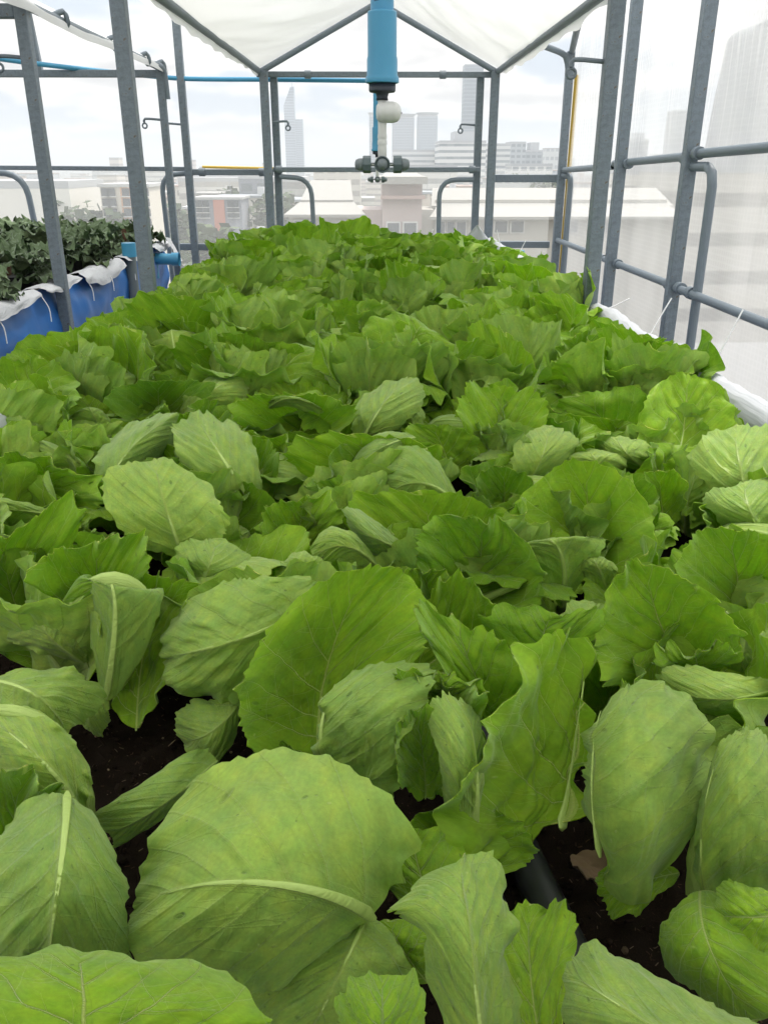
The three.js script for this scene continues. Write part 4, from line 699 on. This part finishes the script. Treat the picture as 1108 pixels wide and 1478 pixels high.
    [-56, 60, 125, -10, 188, 0, -108, 126, 107, 31, 138, 101, -22, 124, 55, 1, 0.6, 0, 1.5, 1, 0, -1, 0, -103, 84, 155, -6, 75, 159, -71, 174, 27, 38, 171, 39],
    [-86, 74, 121, -145, 129, 131, -163, 100, 135, -81, 101, 126, -139, 115, 165, -1, 1, 0, 1, 1, 0, -1, 0],
    [-153, 72, 145, -191, 120, 163, -219, 100, 169, -137, 102, 164, -189, 115, 194, -1, 0.5, 0, 1, 1, 0, -1, 0],
  ], stalks: [[8, 5, -53, 30, -142, -48, 70, -135, -21, 90, -151]] },
  { at: [0.507, -1.017], fill: 0.5, label: 'lettuce plant with dull grey-green round leaves against the rim', leaves: [
    [-25, 68, 52, -23, 156, -40, -96, 120, 26, 29, 129, -1, -55, 132, 59, -1, 0.6, 0, 1, 1, 0, -1, 0],
    [-37, 70, 129, -62, 132, 96, -109, 100, 115, 2, 103, 103, -81, 117, 156, -1, 0.5, 0, 1, 1, 0, -1, 0],
    [-128, 40, 42, -142, 120, 25, -181, 89, 66, -109, 90, 46, -126, 71, 10, 1, 1, 0, 1, 1, 0, -1, 0],
  ] },
  { at: [-0.622, -1.492], fill: 0.4, label: 'lettuce plant with a large dark leaf cupping a shiny striped one', leaves: [
    [70, 48, 186, 55, 169, 61, -13, 140, 136, 146, 111, 201, 35, 102, 84, 1, 1, 0, 1, 1, 0, -1, 0],
    [107, 73, 245, 63, 133, 219, 46, 88, 273, 129, 110, 237, 100, 122, 277, -1, 1, 0, 1.5, 0.45, 0, -1, 0],
    [137, 37, 116, 130, 141, -37, 95, 98, 70, 205, 110, 21, 141, 80, 28, 1, 1, 0, 1, 1, 0, -1, 0],
    [190, 80, 196, 170, 118, 185, 140, 100, 185, 199, 100, 186, 179, 119, 206, -1, 1, 0, 1, 1, 0, -1, 0],
  ] },
  { at: [-0.410, -1.577], fill: 0.4, label: 'lettuce plant with a broad translucent leaf beside the twisted ones', leaves: [
    [67, 51, 245, 57, 150, 209, -3, 123, 291, 140, 119, 235, 40, 87, 161, 1, 1, 0, 1, 1, 0, -1, 0],
    [74, 62, 161, 176, 132, 123, 89, 110, 156, 163, 79, 179, 136, 124, 209, -1, 1, 0, 1, 1, 0, -1, 0],
  ] },
];
const END = 'lettuce plant at the far end of the bed near the back rim';
const rimLabel = (x, other) => (x < -0.44 ? 'lettuce plant crowding the bed rim that faces the blue planter' : x > 0.44 ? 'lettuce plant crowding the bed rim that faces the clear plastic sheet' : other);
let seedCount = 900;
for (const h of hero) {
  const o = thing('lettuce_plant', h.label, 'lettuce', [h.at[0], 0.63, h.at[1]], 'lettuce plants in the planter bed'), r = rng(seedCount);
  for (const d of h.leaves) {
    const P = [0, 1, 2, 3, 4].map((i) => V(d[i * 3] / 1000, d[i * 3 + 1] / 1000, d[i * 3 + 2] / 1000)), [up, ruf, curl, rib, tap, roll, rollUp, rs, ...cn] = d.slice(15), corners = cn.length ? [0, 1, 2, 3].map((i) => V(cn[i * 3] / 1000, cn[i * 3 + 1] / 1000, cn[i * 3 + 2] / 1000)) : null;
    const big = Math.max(P[0].distanceTo(P[1]), P[2].distanceTo(P[3])) > 0.1, L = leaf(P, { rings: big ? 16 : 11, sectors: big ? 144 : 96, seed: seedCount++, up, ruf, curl, rib, tap, roll, rollUp, rs, corners, teeth: big ? 27 : 21, tooth: big ? 0.062 : 0.07 });
    const tx = seedCount % 3, tone = 0.9 + 0.24 * r(), m = part('leaf', L.blade, [leafMat(false, tx, tone), leafMat(true, tx, tone)], o);
    part('midrib', L.rib, ribMat, m);
  }
  for (const [r0, r1, ...q] of h.stalks ?? []) part('leaf_stalk', stalk(q, r0 / 1000, r1 / 1000), ribMat, o);
  if (h.fill) { grow(o, r, 0.9, NEAR, 4, true); grow(o, r, 0.66 + 0.12 * h.fill, NEAR, 4, false); }
}
{
  const r = rng(4242);
  // smaller plants between the singled-out ones, then the crowded rows to the end of the bed
  const extra = [[-0.42, -0.92], [-0.2, -0.93], [0.02, -1.02], [0.2, -1.0], [0.46, -0.86], [-0.46, -1.32], [-0.25, -1.28], [-0.02, -1.36], [0.15, -1.3], [0.36, -1.22], [0.5, -1.36], [-0.3, -0.72], [0.36, -0.68], [-0.5, -1.1], [0.3, -1.42], [-0.12, -0.74], [0.08, -0.82], [-0.5, -1.2], [-0.52, -1.45], [-0.5, -0.95], [0.45, -1.05], [0.27, -0.55], [-0.535, -1.68], [-0.54, -1.9], [-0.535, -2.12], [-0.545, -2.38], [-0.54, -2.7], [0.5, -1.52], [0.49, -2.0], [-0.14, -1.12], [0.02, -1.52], [-0.33, -1.5], [0.42, -1.5], [0.24, -1.16], [-0.33, -1.08], [-0.57, -1.3], [-0.57, -1.56]];
  for (const [x, z] of extra) {
    const o = thing('lettuce_plant', rimLabel(x, SMALL), 'lettuce', [x, 0.63, z], 'lettuce plants in the planter bed');
    o.rotation.set((r() - 0.5) * 0.4, r() * 6.3, (r() - 0.5) * 0.4); o.scale.y = Math.abs(x) > 0.5 ? 0.95 : 0.76; grow(o, r, 0.86 + 0.16 * r(), NEAR, 6, false);
  }
  for (let row = 0; row < 12; row++) {
    const z = -1.52 - row * 0.245, cols = 5;
    for (let c = 0; c < cols; c++) {
      const x = lerp(XL + 0.05, XR - 0.09, (c + (row % 2 ? 0.22 : -0.12) + 0.2) / (cols - 0.6)) + (r() - 0.5) * 0.09, zz = z + (r() - 0.5) * 0.12, f = clamp((-z - 1.5) / 2.8);
      const scale = lerp(1.02, 1.42, f) * (0.9 + 0.2 * r()), o = thing('lettuce_plant', rimLabel(x, row > 9 ? END : CROWD), 'lettuce', [clamp(x, XL + 0.05, XR - 0.11), 0.63, Math.max(zz, ZB + 0.1)], 'lettuce plants in the planter bed');
      o.rotation.set((r() - 0.5) * 0.3, r() * 6.3, (r() - 0.5) * 0.3); o.scale.y = lerp(1.0, 0.68, f) * (0.85 + 0.3 * r());
      grow(o, r, scale, z > -2.6 ? NEAR : FAR, 8, false);
    }
  }
}
// dead leaves on the soil
for (const [x, z, s, label] of [[0.068, -0.475, 0.009, 'small tan dead leaf crumpled beside the thin tube'], [0.155, -0.455, 0.015, 'curled tan dead leaf under a green lobe']]) {
  const L = leaf([[0, 0, -s], [0, 0.004, s], [-s * 0.8, 0.012, 0], [s * 0.8, 0.014, 0], [0, 0.004, 0]].map((q) => V(...q)), { rings: 6, sectors: 40, seed: 7 + s * 1000, up: 1, ruf: 1.8, teeth: 9 });
  const o = part(numbered('dead_leaf'), L.blade, [M.tan, M.tan], scene, [x, 0.637, z], [0.2, 0.7, 0]); o.userData = { label, category: 'dead leaf' };
}

// ------------------------------------------------------------------ blue bed of dark plants
{
  const o = thing('planter_bed', 'raised blue tarpaulin planter with white fleece edge and dark leafy plants', 'planter', [0, 0, 0]), x0 = -2.1, x1 = -1.03, z0 = -4.35, z1 = 0.2;
  part('tray_floor', box(x1 - x0, 0.02, z1 - z0, (x0 + x1) / 2, 0.56, (z0 + z1) / 2), M.tarp, o);
  const g = sheet(14, 200, (u, v) => { const y = lerp(0.53, RIM, u), z = lerp(z0, z1, v); return [x1 + 0.018 * Math.sin(Math.PI * u) + 0.016 * noise(z * 5 + y * 3, y * 9, 1) + 0.007 * noise(z * 16, y * 14, 5), y, z]; });
  part('tarp_side', g, M.tarp, o); part('tarp_end', box(x1 - x0, 0.22, 0.02, (x0 + x1) / 2, 0.64, z0), M.tarp, o); part('tarp_side', box(0.02, 0.2, z1 - z0, x0, 0.65, (z0 + z1) / 2), M.tarp, o);
  // fleece strips folded over the rim, scalloped where the ties pull them up
  const strips = [[-4.36, -4.02, 0.03], [-3.98, -3.55, 0.028], [-3.5, -3.0, 0.055], [-2.95, -2.62, 0.025], [-2.58, -1.9, 0.035], [-1.88, -1.2, 0.035]];
  strips.forEach(([a, b, drop], k) => {
    const f = sheet(10, 40, (u, v) => { const z = lerp(a, b, v), s = Math.sin(Math.PI * clamp(v, 0.0, 1)), t = u * 2 - 0.6; const y = RIM + 0.014 - (t > 0 ? t * t * drop * (0.45 + 0.55 * s) * 0.6 : t * t * 0.05) + 0.008 * noise(z * 14, u * 3, k), x = x1 + 0.004 + (t > 0 ? 0.03 * Math.min(1, t) + 0.006 * t : t * 0.09) + 0.009 * noise(z * 11, u * 4, k + 4); return [x, y, z]; });
    part('liner', f, M.fleece, o);
  });
  const tail = sheet(6, 6, (u, v) => [x1 + 0.05 + v * 0.05 + 0.01 * noise(u * 3, v * 3, 1), RIM + 0.03 - v * 0.11 + 0.01 * u, -4.30 + u * 0.1]); part('liner', tail, M.fleece, o);
  for (const z of [-1.95, -2.28, -2.62, -3.05, -3.3, -3.62]) part('cable_tie', tube([[x1 + 0.02, RIM - 0.005, z], [x1 + 0.045, RIM - 0.045, z + 0.01], [x1 + 0.05, RIM - 0.085, z + 0.02]], 0.0018, 6, 5), M.tie, o);
  bedLegs(o, [x1 - 0.03], [-4.2, -2.9]);
  for (const z of [-3.02]) part('leg', rod([x1 + 0.01, 0, z], [x1 + 0.01, 0.56, z], 0.02), M.tarp, o);
  structure('soil', box(x1 - x0 - 0.04, 0.08, z1 - z0 - 0.04, (x0 + x1) / 2, 0.66, (z0 + z1) / 2), mat([0.02, 0.016, 0.012], 0.95), 'dark soil in the blue planter');
}
{
  const dark = [mat([0.065, 0.125, 0.04], 1, { transmission: 0.2, thickness: 0, clearcoat: 0.3, clearcoatRoughness: 0.4 }), mat([0.085, 0.15, 0.05], 1, { transmission: 0.2, thickness: 0, clearcoat: 0.25, clearcoatRoughness: 0.45 }), mat([0.10, 0.14, 0.055], 1, { transmission: 0.2, thickness: 0 })];
  const grey = mat([0.13, 0.19, 0.09], 1, { transmission: 0.2, thickness: 0 }), brown = mat([0.12, 0.06, 0.035], 0.9);
  const lib = []; for (let k = 0; k < 8; k++) { const r = rng(600 + k), L = 0.07 + 0.03 * r(), w = L * 0.66; lib.push(leaf([[0, 0, 0], [0, L * 0.45, L], [-w, L * 0.5, L * 0.5], [w, L * 0.5, L * 0.5], [0, L * 0.42, L * 0.5]].map((q) => V(...q)), { rings: 5, sectors: 40, seed: 700 + k, up: 1, ruf: 2.2, teeth: 17, tooth: 0.05, thick: 0.0008 })); }
  const r = rng(31);
  for (let i = 0; i < 18; i++) {
    const z = -4.18 + Math.floor(i / 3) * 0.44 + (r() - 0.5) * 0.1, x = -1.2 - (i % 3) * 0.29 + (r() - 0.5) * 0.08;
    const o = thing('dark_leaf_plant', 'dark curly-leaved plant growing in the blue planter', 'leafy plant', [x, 0.70, z], 'dark plants in the blue planter');
    part('pot', new THREE.CylinderGeometry(0.085, 0.07, 0.09, 14).translate(0, 0.03, 0), M.pot, o);
    part('stem', rod([0, 0, 0], [0.01, 0.13, 0], 0.012, 6), brown, o);
    for (let k = 0; k < 64; k++) {
      const h = 0.02 + 0.105 * Math.pow(r(), 0.8), L = lib[Math.floor(r() * 8)], a = r() * 6.3, m = part('leaf', L.blade, [dark[Math.floor(r() * 3)], grey], o, [0.13 * Math.sin(a) * Math.sqrt(r()), h, 0.13 * Math.cos(a) * Math.sqrt(r())], [-0.5 + r() * 1.2, a, (r() - 0.5) * 0.8]);
      m.rotation.order = 'YXZ'; m.scale.setScalar(0.6 + 0.35 * r());
    }
  }
}
// upright grey pipe with a blue cap, blue elbow, blue caps
{
  const o = thing('capped_pipe', 'upright grey pipe with a blue cap beside the blue planter', 'pipe', [-1.0, 0, -3.62]);
  part('pipe', rod([0, 0, 0], [0, 0.78, 0], 0.024, 18), M.greyPvc, o); part('cap', new THREE.CylinderGeometry(0.029, 0.029, 0.055, 20).translate(0, 0.785, 0), M.bluePvc, o);
  const e = thing('pipe_elbow', 'blue water pipe stub leaving the end of the blue planter', 'pipe', [-1.0, 0.70, -4.12]);
  part('pipe', rod([-0.06, 0.0, 0], [0.07, -0.004, 0], 0.026, 16), M.bluePvc, e); part('collar', rod([0.06, -0.004, 0], [0.095, -0.004, 0], 0.031, 16), M.bluePvc, e); part('riser', rod([-0.03, -0.09, 0], [-0.03, 0, 0], 0.022, 14), M.bluePvc, e);
  const k = thing('capped_pipe', 'small blue-capped pipe at the far corner of the lettuce bed', 'pipe', [0.675, 0, -3.95]);
  part('pipe', rod([0, 0.4, 0], [0, 0.715, 0], 0.02, 16), M.greyPvc, k); part('cap', new THREE.CylinderGeometry(0.027, 0.027, 0.05, 18).translate(0, 0.725, 0), M.bluePvc, k);
}

// ------------------------------------------------------------------ overhead water line and sprinklers
const printed = (() => {
  const [c, g] = canvas(256, 512); g.fillStyle = 'rgb(70,144,182)'; g.fillRect(0, 0, 256, 512); g.strokeStyle = 'rgb(30,66,104)'; g.lineCap = 'round'; g.lineWidth = 5;
  // a column of looped script printed along the pipe, reading downward
  const glyph = (y, pts) => { g.beginPath(); pts.forEach(([a, b], i) => (i ? g.lineTo(92 + a, y + b) : g.moveTo(92 + a, y + b))); g.stroke(); };
  glyph(20, [[6, 0], [22, 4], [24, 20], [10, 26], [2, 14], [6, 0]]); glyph(70, [[0, 0], [20, -4], [26, 16], [8, 24], [4, 12], [16, 10]]);
  glyph(150, [[4, 30], [2, 6], [18, 0], [26, 14], [24, 34]]); glyph(140, [[36, 6], [44, 12], [38, 22]]); glyph(200, [[4, 36], [4, 4], [20, 0], [28, 12], [26, 36]]); glyph(250, [[8, 4], [24, 8], [26, 26], [10, 32]]);
  glyph(310, [[26, 0], [40, 14], [28, 26], [34, 44]]); glyph(330, [[4, 10], [8, 34], [20, 30]]); glyph(400, [[4, 0], [22, 6], [24, 28], [6, 30], [8, 16]]); glyph(450, [[8, 0], [26, 4], [22, 24], [6, 26]]);
  return texture(c);
})();
function sprinkler(label, x, y, z, top, print) {
  const o = thing('sprinkler', label, 'sprinkler', [x, y, z], 'sprinklers over the lettuce bed'), k = 0.00097, lathe = (pts, m, name) => part(name, new THREE.LatheGeometry(pts.map(([r, h]) => new THREE.Vector2(r * k, h * k)), 32), m, o);
  const pm = print ? mat([1, 1, 1], 0.35, { map: printed }) : M.bluePvc, H = top - y - 186 * k;
  part('pipe', new THREE.CylinderGeometry(15.6 * k, 15.6 * k, H, 32, 1, true).rotateY(Math.PI).translate(0, 186 * k + H / 2, 0), pm, o);
  if (print) { printed.repeat.set(1, H / 0.19); }
  lathe([[15.7, 189], [19, 189], [19.6, 187], [19.8, 136], [20.8, 133], [21, 113], [23, 110], [23.2, 104], [21, 103], [0, 103]], M.bluePvc, 'socket');
  lathe([[0, 104], [18.5, 103], [18.5, 94], [17, 92], [9, 91], [7.6, 86], [8.4, 82], [0, 82]], M.nut, 'nut');
  lathe([[0, 84], [6, 84], [6, 40], [6.6, 38], [6.6, 34], [5.6, 33], [6.8, 31], [6.8, 26], [5.8, 25], [6.4, 22], [6.2, 8], [0, 8]], M.white, 'body');
  const ball = part('valve', new THREE.LatheGeometry([[0, -9], [8, -8.5], [12.4, -5], [13.4, 0], [13.6, 2], [13.0, 2.6], [13.6, 3.2], [13.6, 15], [13.0, 15.8], [13.4, 16.5], [12, 21], [8, 24.5], [3, 26], [0, 26]].map(([r, h]) => new THREE.Vector2(r * k, h * k)), 28).rotateZ(-Math.PI / 2).translate(0.2 * k, 67 * k, 4 * k), M.white, o);
  part('valve_vent', new THREE.SphereGeometry(1.6 * k, 8, 6).translate(26 * k, 66 * k, 4 * k), M.nut, ball);
  part('hub', new THREE.LatheGeometry([[0, -10], [9, -10], [10.5, -6], [10.8, 4], [11.2, 6], [11, 9], [9.4, 10], [8.8, 7], [0, 7]].map(([r, h]) => new THREE.Vector2(r * k, h * k)), 28).rotateX(Math.PI / 2), M.nozzleGreen, o);
  const noz = (turn) => {
    const g = part('nozzle', new THREE.LatheGeometry([[0, 16], [11.3, 16], [11.6, 17], [11.6, 26], [11, 27.5], [8.2, 28], [8, 30], [7.8, 34], [6, 37.5], [2.6, 38.6], [0, 38.6]].map(([r, h]) => new THREE.Vector2(r * k, h * k)), 8).toNonIndexed(), M.nozzleGreen, o); g.geometry.computeVertexNormals(); g.rotation.set(0, 0, turn);
    part('nozzle_tip', new THREE.LatheGeometry([[7.9, 28], [8.2, 29], [8, 33], [6.2, 37.6], [2.6, 39], [0, 39]].map(([r, h]) => new THREE.Vector2(r * k, h * k)), 20), M.nozzle, g);
    part('arm', rod([0, 9 * k, 0], [0, 17 * k, 0], 2.6 * k, 10), M.nozzle, g);
  };
  noz(Math.PI / 2); noz(-Math.PI / 2);
  part('jet', new THREE.LatheGeometry([[8.6, 6], [7.6, 10], [5.2, 13.5], [3.4, 14.4], [3, 16], [0, 16]].map(([r, h]) => new THREE.Vector2(r * k, h * k)), 24).rotateX(Math.PI / 2), M.nozzle, o);
  part('jet', new THREE.LatheGeometry([[8.6, 6], [7.6, 10], [5.2, 13.5], [0, 14.4]].map(([r, h]) => new THREE.Vector2(r * k, h * k)), 24).rotateX(-Math.PI / 2), M.nozzle, o);
  for (const s of [-1, 1]) part('web', box(4 * k, 1.6 * k, 6 * k, s * 13 * k, 0, 0), M.white, o);
  return o;
}
sprinkler('four-way sprinkler hanging on a printed blue pipe with a grey ball valve', 0.0172, 1.1105, -1.246, RIDGE - 0.02, true);
sprinkler('distant twin sprinkler hanging on a plain blue pipe behind the printed one', 0.029, 1.058, -3.45, RIDGE - 0.02, false);
{ const o = part('water_pipe', tube([[-2.4, 1.60, -3.2], [-1.6, 1.545, -4.3], [-0.97, 1.508, -4.66], [-0.5, 1.50, -4.63], [0.03, 1.495, -4.63]], 0.011, 40, 10), M.bluePvc, scene); o.userData = { label: 'thin blue water pipe running along the back tie bars', category: 'pipe' }; }

renderer.render(scene, camera);
